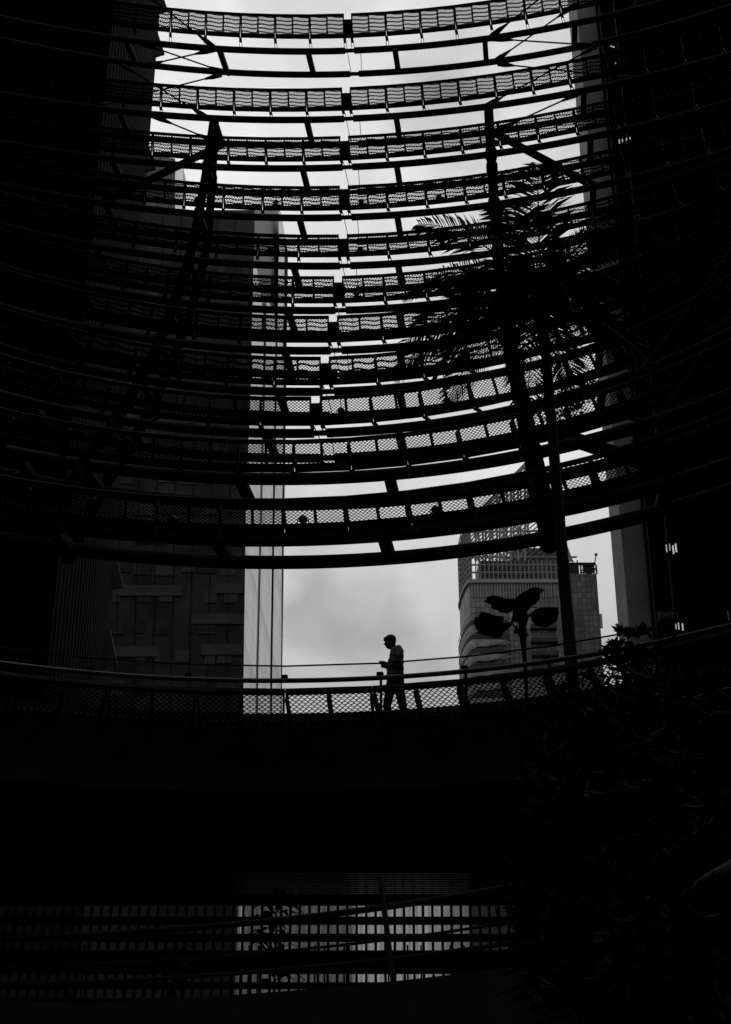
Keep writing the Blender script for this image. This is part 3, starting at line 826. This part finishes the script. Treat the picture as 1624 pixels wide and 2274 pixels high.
# balconies round the curved corner
zb0 = atY(1060, 1384, YR).z
step = zb0 - atY(1060, 1415.6, YR).z
xe = atY(1132, 1400, YR).x
def bp(u, ext):
    a = u * math.pi / 2
    return (X0 - (wv + ext * .25) * math.sin(a), YR + 15 * (1 - math.cos(a)) - ext * math.cos(a))
for k in range(7):
    z = zb0 - step * k; e = 2.2
    outer = [(xe, YR - .1), (xe - .8, YR - e * .8), (X0 + 2, YR - e)] + [bp(u / 8, e) for u in range(0, 9)]
    pl = outer + [(outer[-1][0] + .5, YR + 18), (xe, YR + 18)]
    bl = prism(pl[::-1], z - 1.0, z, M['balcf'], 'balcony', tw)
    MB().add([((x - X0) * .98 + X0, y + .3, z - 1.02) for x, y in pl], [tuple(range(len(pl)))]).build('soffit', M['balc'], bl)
    # pale sloping upstand of the balcony above, tapering away to the right
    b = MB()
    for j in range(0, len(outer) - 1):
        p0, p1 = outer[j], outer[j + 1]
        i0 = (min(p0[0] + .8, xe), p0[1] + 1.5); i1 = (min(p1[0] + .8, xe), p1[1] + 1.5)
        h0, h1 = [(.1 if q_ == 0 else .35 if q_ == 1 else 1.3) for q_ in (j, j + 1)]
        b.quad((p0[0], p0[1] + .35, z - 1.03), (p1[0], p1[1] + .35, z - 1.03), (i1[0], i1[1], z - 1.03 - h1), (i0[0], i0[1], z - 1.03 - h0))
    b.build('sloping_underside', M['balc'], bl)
    b = MB()
    for j in range(1, len(outer) - 1):
        p0, p1 = outer[j], outer[j + 1]
        b.bar((p0[0], p0[1] + .1, z + 1.1), (p1[0], p1[1] + .1, z + 1.1), .09, .09)
        b.bar((p0[0], p0[1] + .1, z), (p0[0], p0[1] + .1, z + 1.1), .07, .07, up=(0, 1, 0))
    b.build('guard_rail', M['mullight'], bl)
    for j in range(6):
        x = X0 + .6 + j * 1.25
        MB().box(x, x + 1.0, YR - .06, YR - .02, z + .1, z + 2.2).build('window', M['curtain2'], tw)
for k in range(4):
    z = atY(1200, 1392 + k * 30, YR).z; x0 = atY(1178, 1400, YR).x; x1 = atY(1236, 1400, YR).x
    MB().box(x0, x1, YR - 2, YR - .01, z - 1., z).build('balcony', M['balcf'], tw)
p = atY(1208, 1383, YR); MB().box(p.x - 1, p.x + .8, YR - .2, YR - .01, p.z - 2, p.z + 2.2).build('window', M['balc'], tw)

# ---------------------------------------------------------------- palm tree
def palm(base, top, L, n, seed, label, lean=Vector((0, 0, 0)), rt0=.105, rt1=.088, group='palms on the walkway'):
    t = thing('palm_tree', base, label, 'palm tree', group)
    rnd = random.Random(seed)
    N = 26; pts = []; rr = []
    for k in range(N + 1):
        f_ = k / N; p = base.lerp(top, f_) + lean * math.sin(f_ * math.pi)
        pts.append(p); rr.append((rt0 + (rt1 - rt0) * f_) * (1 + .06 * (k % 2)))
    MB().tube(pts, rr, 10).build('trunk', M['bark'], t, True)
    for k in range(n):
        az = 2 * math.pi * (k * .381966) + rnd.uniform(-.2, .2)
        el = R_(64 - 80 * (k / n) + rnd.uniform(-8, 8))
        LL = L * rnd.uniform(.85, 1.12) * (1.12 if math.cos(az) < .1 else .84)
        d = Vector((math.cos(az) * math.cos(el), math.sin(az) * math.cos(el), math.sin(el)))
        p = top + Vector((0, 0, rnd.uniform(-.15, .2))); rach = [p.copy()]
        S = 14
        for s in range(S):
            d = (d + Vector((0, 0, (-.075 if math.cos(az) < .1 else -.06) - .05 * s / S))).normalized(); p = p + d * LL / S; rach.append(p.copy())
        b = MB(); b.tube(rach, [.028 * (1 - .8 * i / S) for i in range(S + 1)], 5)
        for s in range(2, S * 4 + 1):
            f_ = s / (S * 4); idx = min(S - 1, int(f_ * S)); q = rach[idx].lerp(rach[idx + 1], f_ * S - idx)
            dd = (rach[idx + 1] - rach[idx]).normalized()
            side = dd.cross(Vector((0, 0, 1)))
            if side.length < .05: side = Vector((1, 0, 0))
            side.normalize()
            ll = LL * .27 * math.sin(math.pi * min(1, .12 + f_ * .86)) ** .6 + .06
            for sg in (-1, 1):
                ld = (side * sg * .9 + dd * .75 + Vector((0, 0, rnd.uniform(-.15, .2)))).normalized()
                tipd = (ld + Vector((0, 0, -.45))).normalized()
                wv_ = ld.cross(Vector((rnd.uniform(-.3, .3), rnd.uniform(-.3, .3), 1))).normalized() * .012
                m_ = q + ld * ll * .55; tip = m_ + tipd * ll * .45
                b.add([q - wv_ * .6, q + wv_ * .6, m_ + wv_, tip, m_ - wv_], [(0, 1, 2, 3, 4)])
        b.build('frond', M['palm'], t)
    return t
tb = atD(1271, 1484, 22.6); tb.z = FLOOR + EYE
tt_ = atD(1203, 668, 22.9)
palm(tb, tt_, 2.75, 27, 4, 'tall slender palm with a dense dark crown overlapping the mesh tiers at right')

# fan palm behind the balustrade
fb_ = atD(1169, 1520, 24.2); fb_.z = FLOOR + EYE
def fz(zx, zy, D=24.2): return atD((1800 + zx / 3.248) / 1.786, (2250 + zy / 3.248) / 1.786, D)
fp = thing('fan_palm', fb_, 'small fan palm with four broad pleated leaves behind the handrail', 'palm', 'palms on the walkway')
stem = [fb_, fz(925, 1340), fz(912, 1150), fz(900, 980), fz(890, 830), fz(880, 700)]
MB().tube(stem, [.036, .036, .042, .056, .075, .06], 10).build('trunk', M['bark'], fp, True)
def fan_leaf(outline, hub, stalk, dd):
    """a pleated blade: outline traced round the hub, ribs folded alternately, with real curl in depth"""
    b = MB(); h = fz(*hub, 24.2)
    vs = [h]; n_ = len(outline)
    dense = []
    for k in range(n_):
        (x0, y0), (x1, y1) = outline[k], outline[(k + 1) % n_]
        m_ = max(2, int(math.hypot(x1 - x0, y1 - y0) / 14))
        for j in range(m_):
            f_ = j / m_; dense.append((x0 + (x1 - x0) * f_, y0 + (y1 - y0) * f_))
    for k, (x, y) in enumerate(dense):
        rx, ry = x - hub[0], y - hub[1]; s = 1 + (.035 if k % 2 else -.02)
        vs.append(fz(hub[0] + rx * s, hub[1] + ry * s, 24.2 + (.05 if k % 2 else -.05) + dd * (math.hypot(rx, ry) / 300) ** 2))
    m_ = len(dense)
    b.add(vs, [(0, 1 + k, 1 + (k + 1) % m_) for k in range(m_)])
    b.add([v + Vector((0, .02, 0)) for v in vs], [(0, 1 + (k + 1) % m_, 1 + k) for k in range(m_)])
    b.tube([fz(*p) for p in stalk], .016, 6)
    b.build('leaf', M['palm'], fp)
fan_leaf([(400, 440), (430, 385), (500, 362), (590, 372), (660, 405), (740, 405), (800, 400), (870, 480), (850, 540), (760, 560), (690, 592), (600, 575), (545, 540), (490, 530), (485, 480)], (745, 490), [(745, 490), (850, 600), (885, 760)], .5)
fan_leaf([(800, 395), (860, 345), (950, 290), (1020, 255), (1090, 262), (1150, 278), (1165, 300), (1115, 330), (1112, 400), (1060, 470), (990, 510), (960, 560), (900, 600), (850, 560), (770, 520)], (890, 480), [(890, 480), (890, 620), (888, 780)], -.4)
fan_leaf([(265, 700), (275, 650), (320, 640), (345, 590), (380, 572), (450, 595), (540, 622), (645, 630), (625, 690), (640, 720), (745, 700), (770, 720), (735, 765), (640, 830), (625, 880), (590, 905), (500, 900), (420, 880), (340, 850), (290, 790)], (640, 740), [(640, 740), (760, 735), (840, 830)], .6)
fan_leaf([(985, 600), (1040, 545), (1120, 518), (1250, 512), (1345, 518), (1350, 600), (1340, 640), (1325, 700), (1260, 730), (1190, 770), (1130, 760), (1060, 745), (1010, 690)], (1000, 610), [(1000, 600), (950, 660), (905, 800)], -.5)
fan_leaf([(770, 560), (830, 540), (900, 560), (960, 600), (950, 640), (900, 760), (870, 800), (850, 700), (740, 700)], (860, 640), [(860, 640), (880, 780)], .1)
fan_leaf([(770, 850), (790, 780), (820, 735), (835, 790), (870, 850), (880, 900), (850, 900), (820, 850)], (830, 800), [(830, 800), (880, 900)], .1)
for (a, c_) in (((1000, 515), (1075, 512)), ((820, 650), (850, 780)), ((905, 800), (975, 590)), ((940, 890), (955, 850))):
    MB().tube([fz(*a), fz((a[0] + c_[0]) / 2 + 6, (a[1] + c_[1]) / 2 + 8), fz(*c_)], .012, 5).build('stalk', M['palm'], fp)

# ---------------------------------------------------------------- leafy shrubs
def leaf_quad(b, p, d, l, w, rnd):
    up = Vector((rnd.uniform(-1, 1), rnd.uniform(-1, 1), rnd.uniform(-.2, 1))).normalized()
    s = d.cross(up); 
    if s.length < .01: return
    s.normalize(); s *= w / 2; m_ = p + d * l * .5 + up * l * .06
    b.add([p, m_ + s, p + d * l, m_ - s], [(0, 1, 2, 3)])
def shrub(name, label, base, clumps, leaf_l, leaf_w, n, seed, m='leaf', cat='shrub', group=None, stems=True, rosette=False):
    t = thing(name, base, label, cat, group); rnd = random.Random(seed)
    b = MB(); sb = MB()
    for c, r in clumps:
        c = Vector(c)
        if stems:
            mid = base.lerp(c, .5) + Vector((rnd.uniform(-.1, .1), rnd.uniform(-.1, .1), .1))
            sb.tube([base, mid, c], [.03, .02, .01], 5)
        k = 0
        while k < n:
            q = c + Vector((rnd.gauss(0, .5), rnd.gauss(0, .5), rnd.gauss(0, .5))) * r
            if rosette:
                for j in range(9):
                    a = j * 2.4; d = Vector((math.cos(a), math.sin(a), rnd.uniform(.0, .9))).normalized()
                    leaf_quad(b, q, d, leaf_l * rnd.uniform(.7, 1.2), leaf_w, rnd)
                k += 9
            else:
                d = (q - c).normalized() * .6 + Vector((rnd.uniform(-1, 1), rnd.uniform(-1, 1), rnd.uniform(-.6, .9)))
                leaf_quad(b, q, d.normalized(), leaf_l * rnd.uniform(.6, 1.2), leaf_w, rnd); k += 1
    if stems: sb.build('stem', M['bark'], t)
    b.build('foliage', M[m], t)
    return t
# bush against the sky at the right end of the balustrade
bb = atD(1420, 1560, 17.)
shrub('leafy_bush', 'leafy bush with pointed leaves against the sky strip at the right end of the handrail', bb,
      [(atD(1385, 1450, 17), .28), (atD(1420, 1440, 17), .35), (atD(1405, 1490, 17), .40), (atD(1435, 1490, 17), .35), (atD(1380, 1500, 17), .25), (atD(1420, 1530, 17), .4), (atD(1362, 1470, 17), .12), (atD(1395, 1412, 17), .10), (atD(1360, 1440, 17), .07)],
      .16, .05, 54, 21, 'palm', 'bush', 'shrubs of the planted right bank', rosette=True)
k = 0
G = 'shrubs of the planted right bank'
for (px, py, D, r, lab) in [
    (1400, 1640, 13, .5, 'dark shrub on the right bank below the pointed-leaf bush'),
    (1580, 1680, 10, .5, 'broad-leaved dark shrub at the right edge below the handrail'), (1330, 1730, 13, .5, 'faint rosette shrub at the left tip of the right bank'),
    (1450, 1790, 12, .6, 'dark shrub in the middle of the right bank'),
    (1400, 1880, 12, .6, 'dark shrub low on the right bank left of the arching leaves'), (1570, 1860, 9, .5, 'arching long-leaved shrub at the right edge in the lower third'),
    (1300, 1950, 12, .4, 'dark shrub overlapping the slatted ceiling at its right end'), (1340, 2050, 12, .5, 'dark shrub covering the right end of the barred opening'),
    (1450, 2060, 10, .6, 'dark shrub right of the barred opening'), (1590, 2060, 8, .45, 'dark shrub at the lower right edge beside the bare branch'),
    (1340, 2180, 11, .45, 'dark shrub at the bottom right of the lower walkway'), (1420, 2210, 9, .5, 'dark shrub at the bottom edge right of centre'), (1590, 2220, 7, .4, 'dark shrub filling the bottom right corner')]:
    k += 1
    c = atD(px, py, D); base = c + Vector((.3, .3, -r * 1.3))
    rn = random.Random(k)
    cl = [(c + Vector((rn.uniform(-1, 1), rn.uniform(-.6, .6), rn.uniform(-1, 1))) * r, r * .55) for _ in range(5)]
    sm = shrub('shrub', lab, base, cl, (.15 + .03 * (k % 4)) * D / 13 + .04, (.035 + .008 * (k % 3)) * D / 13 + .01, 150 + 12 * (k % 5), 40 + k, 'leaf', 'shrub', G, rosette=(k % 2 == 0))
# pale bare branch at the lower right edge
br = thing('tree_branch', atD(1624, 1960, 7), 'smooth bare branch slanting up to the right edge in the lower right', 'branch')
MB().tube([atD(1490, 2016, 7), atD(1530, 1990, 7), atD(1575, 1962, 7), atD(1640, 1930, 7), atD(1720, 1900, 7), atD(1860, 1990, 7.2), atD(1960, 2300, 7.4)], [.008, .03, .045, .055, .06, .07, .08], 10).build('bark', M['potm'], br, True)
# small vine caught in the ninth tier
vb = atD(1290, 905, 26)
shrub('climbing_vine', 'fine-leaved vine on the right column between the eighth and tenth tiers', vb,
      [(atD(1250, 870, 26), .3), (atD(1290, 865, 26), .28), (atD(1215, 905, 26), .3), (atD(1270, 905, 26), .35), (atD(1310, 855, 26), .2), (atD(1240, 935, 26), .3)], .10, .04, 160, 77, 'palm', 'vine')
# potted plants on the lower level
def potted(px, D, h, label, seed, n=20, ll=.75):
    base = atD(px, 2180, D); base.z = 2.5 + EYE
    t = thing('potted_plant', base, label, 'potted plant', 'potted plants behind the lower rails'); rnd = random.Random(seed)
    b = MB(); b.tube([base, base + Vector((0, 0, .05)), base + Vector((0, 0, .45))], [.16, .17, .24], 14); b.build('pot', M['potm'], t)
    s = MB(); s.tube([base + Vector((0, 0, .4)), base + Vector((.03, 0, h * .75)), base + Vector((0, .02, h))], [.03, .025, .015], 6); s.build('stem', M['bark'], t)
    b = MB()
    for k in range(n * 4):
        f_ = rnd.uniform(.35, 1); p = base + Vector((rnd.uniform(-.1, .1), rnd.uniform(-.1, .1), .3 + (h - .3) * f_)); a = rnd.uniform(0, 6.28)
        d = Vector((math.cos(a), math.sin(a), rnd.uniform(.1, .9))).normalized(); prev = p; l = ll * rnd.uniform(.5, 1)
        w_ = Vector((-math.sin(a), math.cos(a), 0)) * .08
        q1 = p + d * l * .5; q2 = q1 + (d + Vector((0, 0, -.8))).normalized() * l * .5
        b.add([p, q1 + w_, q2, q1 - w_], [(0, 1, 2, 3)])
    b.build('leaf_cluster', M['palm'], t)
potted(608, 31.5, 3.1, 'large potted plant with arching leaves in the middle of the barred opening', 1, 22, .95)
potted(380, 31.5, 2.0, 'smaller dark potted plant before the dim wall at left', 2, 14, .7)
potted(1000, 31, .95, 'small potted plant before the right part of the bright corrugated wall', 3, 8, .5)
potted(1200, 30, 1.9, 'dark potted plant at the right end of the barred opening', 4, 14, .7)

# ---------------------------------------------------------------- exit sign
sp_ = atD(1486, 1367, 19.5)
sg = thing('exit_sign', sp_, 'small dark hanging exit sign at right above the handrail', 'sign')
MB().box(sp_.x - .14, sp_.x + .15, sp_.y, sp_.y + .05, sp_.z - .075, sp_.z + .075).build('sign_box', M['black'], sg)
b = MB(); b.bar((sp_.x - .10, sp_.y + .02, sp_.z + .075), (sp_.x - .10, sp_.y + .02, sp_.z + 1.2), .015, .015, up=(0, 1, 0)); b.bar((sp_.x + .10, sp_.y + .02, sp_.z + .075), (sp_.x + .10, sp_.y + .02, sp_.z + 1.2), .015, .015, up=(0, 1, 0)); b.build('hanging_rod', M['steel'], sg)
tc = bpy.data.curves.new('exit_text', 'FONT'); tc.body = 'EXIT'; tc.size = .11; tc.extrude = .002; tc.align_x = 'CENTER'; tc.align_y = 'CENTER'
tc.materials.append(M['signtext'])
tmp = bpy.data.objects.new('exit_tmp', tc); col.objects.link(tmp)
dg = bpy.context.evaluated_depsgraph_get(); me = bpy.data.meshes.new_from_object(tmp.evaluated_get(dg)); bpy.data.objects.remove(tmp)
to = bpy.data.objects.new('exit_lettering', me); col.objects.link(to); to.parent = sg
to.location = (-.03, -.006, 0); to.rotation_euler = (math.pi / 2, 0, 0)
b = MB(); x, y, z = sp_.x + .115, sp_.y - .006, sp_.z
b.add([(x - .018, y, z + .03), (x - .006, y, z + .03), (x + .018, y, z), (x - .006, y, z - .03), (x - .018, y, z - .03), (x + .005, y, z)], [(0, 1, 2, 5), (5, 2, 3, 4)]); b.build('arrow', M['signtext'], sg)

# thin slack cables at the upper right
for k, (pts, lab) in enumerate([
    ([(1660, 500), (1560, 640), (1470, 760), (1370, 880)], 'thin slack cable crossing the dark upper right, upper one'),
    ([(1660, 640), (1600, 720), (1530, 830), (1440, 960)], 'thin slack cable crossing the dark upper right, lower one')]):
    t = thing('slack_cable', atD(*pts[0], 20), lab, 'cable', 'slack cables at upper right')
    MB().tube([atD(x, y, 20) for x, y in pts], .012, 5).build('wire', M['rail'], t)

# ---------------------------------------------------------------- the walking man
PX, PD = 877., 24.0
pc = atD(PX, 1408.5, PD); P0 = Vector((pc.x, pc.y, FLOOR + EYE + .004))
man = thing('person', P0, 'man in a short-sleeved polo shirt walking left with head bowed over a phone', 'person')
def pz(zx, zy, y=0.):
    return P0 + Vector(((zx - 385) * .00191, y, 1.80 - (zy - 268) * .00195))
def caps(b, a, c, r0, r1, n=6, sy=1.):
    """tapered limb with round ends"""
    a, c = Vector(a), Vector(c); k = max(3, int((c - a).length / .03))
    b.tube([a.lerp(c, j / k) for j in range(k + 1)], [r0 + (r1 - r0) * j / k for j in range(k + 1)], 14)
    b.ball(a, r0, 14, 8); b.ball(c, r1, 14, 8)
def remeshed(b, name, m, vox=.011, parent=man, it=4):
    o = b.build(name, m, parent, True)
    md = o.modifiers.new('remesh', 'REMESH'); md.mode = 'VOXEL'; md.voxel_size = vox; md.use_smooth_shade = True
    s = o.modifiers.new('smooth', 'SMOOTH'); s.iterations = it; s.factor = .5
    return o
# body: head, neck, trunk, arms, hands, legs in one surface
b = MB()
rot = Matrix.Rotation(R_(-14), 3, 'Y')
b.ball(pz(340, 325), .096, 24, 16, (1.0, .80, 1.10), rot)                      # skull
b.ball(pz(325, 362), .070, 20, 14, (.86, .80, 1.05), Matrix.Rotation(R_(-20), 3, 'Y'))   # face
b.ball(pz(332, 388), .036, 14, 10, (1.1, 1.1, .8))                          # chin
caps(b, pz(300, 336), pz(287, 354), .010, .015)                            # nose
caps(b, pz(304, 368, -.012), pz(304, 368, .012), .012, .012)               # lips
b.ball(pz(306, 376), .014, 10, 8)
for s in (-1, 1):
    b.ball(pz(357, 348, s * .078), .030, 12, 8, (.6, .4, 1))               # ear
    b.ball(pz(304, 336, s * .03), .014, 10, 8)                             # brow / eye
caps(b, pz(365, 375), pz(388, 430), .058, .068)
caps(b, pz(400, 440), pz(390, 640), .12, .12)
for s in (-1, 1):
    caps(b, pz(412, 440, s * .15), pz(425, 560, s * .21), .055, .043)      # upper arm
sh = pz(425, 560, -.21)
caps(b, sh, pz(345, 590, -.13), .042, .033); caps(b, pz(345, 590, -.13), pz(307, 562, -.05), .033, .026)
caps(b, pz(425, 560, .21), pz(350, 600, .14), .042, .033); caps(b, pz(350, 600, .14), pz(318, 575, .04), .033, .026)
# hands: palm, four fingers, thumb
def hand(b, w_, s, ang):
    q = Matrix.Rotation(ang, 3, 'Y')
    def L_(x, y, z): return w_ + q @ Vector((x, y * s, z))
    b.ball(L_(-.045, 0, .005), .040, 14, 10, (1.15, .45, .9))
    for k, (dz, ln) in enumerate([(.030, .070), (.011, .078), (-.008, .072), (-.026, .058)]):
        a_ = L_(-.082, 0, dz); m_ = L_(-.082 - ln * .45, .012, dz - .002); t_ = L_(-.082 - ln * .55, .040, dz - .006)
        caps(b, a_, m_, .0095, .009); caps(b, m_, t_, .009, .008)
    caps(b, L_(-.03, .012, .03), L_(-.06, .035, .052), .012, .010); caps(b, L_(-.06, .035, .052), L_(-.088, .042, .050), .010, .008)
hand(b, pz(307, 562, -.05), 1, R_(28))
hand(b, pz(318, 575, .04), -1, R_(20))
# legs
HIP = [(355, 730, -.085), (415, 730, .085)]
caps(b, pz(385, 660), pz(385, 720), .13, .13)
LEG = [[(352, 740, -.08), (305, 960, -.09), (352, 1165, -.09)], [(418, 740, .08), (458, 955, .09), (515, 1150, .09)]]
for hp, kn, an in LEG:
    caps(b, pz(*hp), pz(*kn), .082, .056); caps(b, pz(*kn), pz(*an), .054, .036)
remeshed(b, 'body', M['skin'], .009, it=3)
# shirt
b = MB()
for (x, y, r, sx, sy, szz) in ((402, 425, .115, .95, 1.5, .7), (400, 470, .135, .98, 1.32, 1), (392, 530, .150, .97, 1.12, 1), (386, 590, .158, 1., 1.05, 1), (386, 650, .155, 1.02, 1.04, 1), (387, 700, .152, 1.04, 1.04, .7)):
    b.ball(pz(x, y), r, 22, 14, (sx, sy, szz))
caps(b, pz(392, 408), pz(425, 428), .062, .085); b.tube([pz(352, 425), pz(372, 400), pz(398, 385)], [.03, .035, .02], 12)                              # collar
caps(b, pz(378, 405), pz(388, 430), .066, .072)
for s in (-1, 1):
    caps(b, pz(415, 428, s * .15), pz(424, 500, s * .195), .074, .066)
remeshed(b, 'polo_shirt', M['cloth'], .011)
# trousers
b = MB()
b.ball(pz(388, 720), .150, 22, 14, (1.06, 1.06, .8)); b.ball(pz(400, 765), .13, 20, 12, (1.12, 1.2, .9))
for hp, kn, an in LEG:
    caps(b, pz(*hp), pz(*kn), .098, .074); caps(b, pz(*kn), pz(an[0], an[1] - 6, an[2]), .074, .060)
remeshed(b, 'trousers', M['trouser'], .012)
b = MB()
b.ball(pz(345, 312), .100, 24, 16, (1.06, .86, 1.0), rot); b.ball(pz(372, 335), .062, 20, 12, (.72, 1.15, 1.25)); b.ball(pz(306, 300), .045, 16, 10, (1.1, 1.25, .7))
for k in range(9):
    caps(b, pz(300 - k, 302 + k * 1.2, -.05 + k * .0125), pz(288 - (k % 3) * 3, 305 + (k % 2) * 5, -.05 + k * .0125), .018, .010)
hair = remeshed(b, 'hair', M['hair'], .010, it=2)
# cut the face free: the hair cap is scalloped by its own shape above the brow
b = MB()
for hp, kn, an in LEG:
    f_ = pz(*an); f_.z = P0.z + .045
    b.ball(f_ + Vector((-.07, 0, -.004)), .06, 18, 10, (2.1, .8, .66)); b.ball(f_ + Vector((.0, 0, .02)), .058, 14, 8, (1, .85, .9))
remeshed(b, 'shoes', M['black'], .010)
b = MB()
for s in (-1, 1):
    b.tube([pz(299, 345, s * .052), pz(296, 352, s * .03), pz(298, 358, s * .045), pz(304, 350, s * .060), pz(299, 345, s * .052)], .0025, 5)
    b.tube([pz(302, 346, s * .062), pz(350, 340, s * .082)], .0025, 5)
b.tube([pz(296, 348, -.03), pz(294, 346, 0), pz(296, 348, .03)], .0025, 5)
b.build('glasses', M['black'], man)
ph = thing('phone', pz(262, 545), 'small dark phone held in the walking man\'s hands', 'phone')
ctr = pz(264, 536, -.003)
b = MB(); b.bar(ctr + Vector((-.05, 0, .035)), ctr + Vector((.04, 0, -.04)), .075, .009, up=(.6, 0, 1)); b.build('case', M['black'], ph)

# ---------------------------------------------------------------- world, sun, camera
wd = bpy.data.worlds.new('World'); sc.world = wd; wd.use_nodes = True
n, l = wd.node_tree.nodes, wd.node_tree.links
bg_ = n['Background']
SUN_EL, SUN_AZ = 52., 62.      # azimuth clockwise from +Y (ahead) towards +X
sky = n.new('ShaderNodeTexSky'); sky.sky_type = 'NISHITA'; sky.sun_disc = False
sky.sun_elevation = R_(SUN_EL); sky.sun_rotation = R_(SUN_AZ); sky.air_density = 1.2; sky.dust_density = 3
bw = n.new('ShaderNodeRGBToBW'); l.new(sky.outputs[0], bw.inputs[0])
tc_ = n.new('ShaderNodeTexCoord')
def wm(op, a, b=None, c=None):
    k = n.new('ShaderNodeMath'); k.operation = op
    for i_, v in enumerate((a, b, c)):
        if v is None: continue
        if isinstance(v, (int, float)): k.inputs[i_].default_value = v
        else: l.new(v, k.inputs[i_])
    return k.outputs[0]
no = n.new('ShaderNodeTexNoise'); no.inputs['Scale'].default_value = 4.5; no.inputs['Detail'].default_value = 8; no.inputs['Roughness'].default_value = .55; no.inputs['Distortion'].default_value = .4
l.new(tc_.outputs['Generated'], no.inputs['Vector'])
n2 = n.new('ShaderNodeTexNoise'); n2.inputs['Scale'].default_value = 14; n2.inputs['Detail'].default_value = 6
l.new(tc_.outputs['Generated'], n2.inputs['Vector'])
vm = n.new('ShaderNodeVectorMath'); vm.operation = 'MULTIPLY_ADD'   # ragged cloud edges
sb_ = n.new('ShaderNodeVectorMath'); sb_.operation = 'SUBTRACT'; l.new(n2.outputs['Color'], sb_.inputs[0]); sb_.inputs[1].default_value = (.5, .5, .5)
l.new(sb_.outputs[0], vm.inputs[0]); vm.inputs[1].default_value = (.09, .09, .09); l.new(tc_.outputs['Generated'], vm.inputs[2])
# brightness of the overcast by height above the horizon
sp2 = n.new('ShaderNodeSeparateXYZ'); l.new(tc_.outputs['Generated'], sp2.inputs[0])
cr = n.new('ShaderNodeValToRGB'); e = cr.color_ramp.elements
for pos, v in ((.0, .45), (.31, .46), (.43, .56), (.55, .72), (.64, .74), (.72, .62)):
    if pos == 0: e[0].position = 0; e[0].color = (v, v, v, 1); continue
    if pos == .72: e[-1].position = pos; e[-1].color = (v, v, v, 1); continue
    q = e.new(pos); q.color = (v, v, v, 1)
l.new(sp2.outputs['Z'], cr.inputs['Fac'])
fac = wm('MULTIPLY_ADD', no.outputs['Fac'], 1.7, .17)
for px, py, rad_, amt in ((755, 1365, .06, -.30), (850, 1480, .05, -.10), (945, 1310, .06, .06), (650, 1260, .03, .10), (1000, 265, .055, -.20), (985, 130, .04, -.18), (880, 110, .04, .08), (600, 150, .04, -.06), (1080, 420, .04, -.08), (1240, 230, .05, -.06), (640, 1290, .025, .10)):
    d = ray(px, py).normalized()
    ds = n.new('ShaderNodeVectorMath'); ds.operation = 'DISTANCE'; l.new(vm.outputs[0], ds.inputs[0]); ds.inputs[1].default_value = d
    mr = n.new('ShaderNodeMapRange'); mr.interpolation_type = 'SMOOTHSTEP'; l.new(ds.outputs['Value'], mr.inputs['Value'])
    mr.inputs['From Min'].default_value = rad_ * .45; mr.inputs['From Max'].default_value = rad_; mr.inputs['To Min'].default_value = amt; mr.inputs['To Max'].default_value = 0
    fac = wm('ADD', fac, mr.outputs['Result'])
ml_ = wm('MULTIPLY', cr.outputs['Color'], fac); ml_ = wm('MULTIPLY', ml_, 10.)
m2 = n.new('ShaderNodeMath'); m2.operation = 'MULTIPLY_ADD'; l.new(bw.outputs[0], m2.inputs[0]); m2.inputs[1].default_value = .05; l.new(ml_, m2.inputs[2])
l.new(m2.outputs[0], bg_.inputs['Color']); bg_.inputs['Strength'].default_value = .1

sd = bpy.data.lights.new('sun', 'SUN'); sd.energy = 1.0; sd.angle = R_(12); sd.color = (1, .985, .96)
so = bpy.data.objects.new('sun', sd); col.objects.link(so)
dv = Vector((math.sin(R_(SUN_AZ)) * math.cos(R_(SUN_EL)), math.cos(R_(SUN_AZ)) * math.cos(R_(SUN_EL)), math.sin(R_(SUN_EL))))
so.rotation_euler = (-dv).to_track_quat('-Z', 'Y').to_euler(); so.location = dv * 60
sd.color = (1, 1, 1)
cam = bpy.data.cameras.new('camera'); co = bpy.data.objects.new('camera', cam); col.objects.link(co)
cam.sensor_fit = 'HORIZONTAL'; cam.sensor_width = 24; cam.lens = 24 * F / 1624.
cam.clip_end = 3000; cam.clip_start = .05
co.location = (0, 0, EYE); co.rotation_euler = (math.pi / 2 + TH, 0, 0)
sc.camera = co
vs = sc.view_settings
sc.display_settings.display_device = 'sRGB'
vs.view_transform = 'Standard'; vs.look = 'None'; vs.exposure = 0; vs.gamma = 1; vs.use_curve_mapping = False
sc.cycles.max_bounces = 5; sc.cycles.transparent_max_bounces = 12
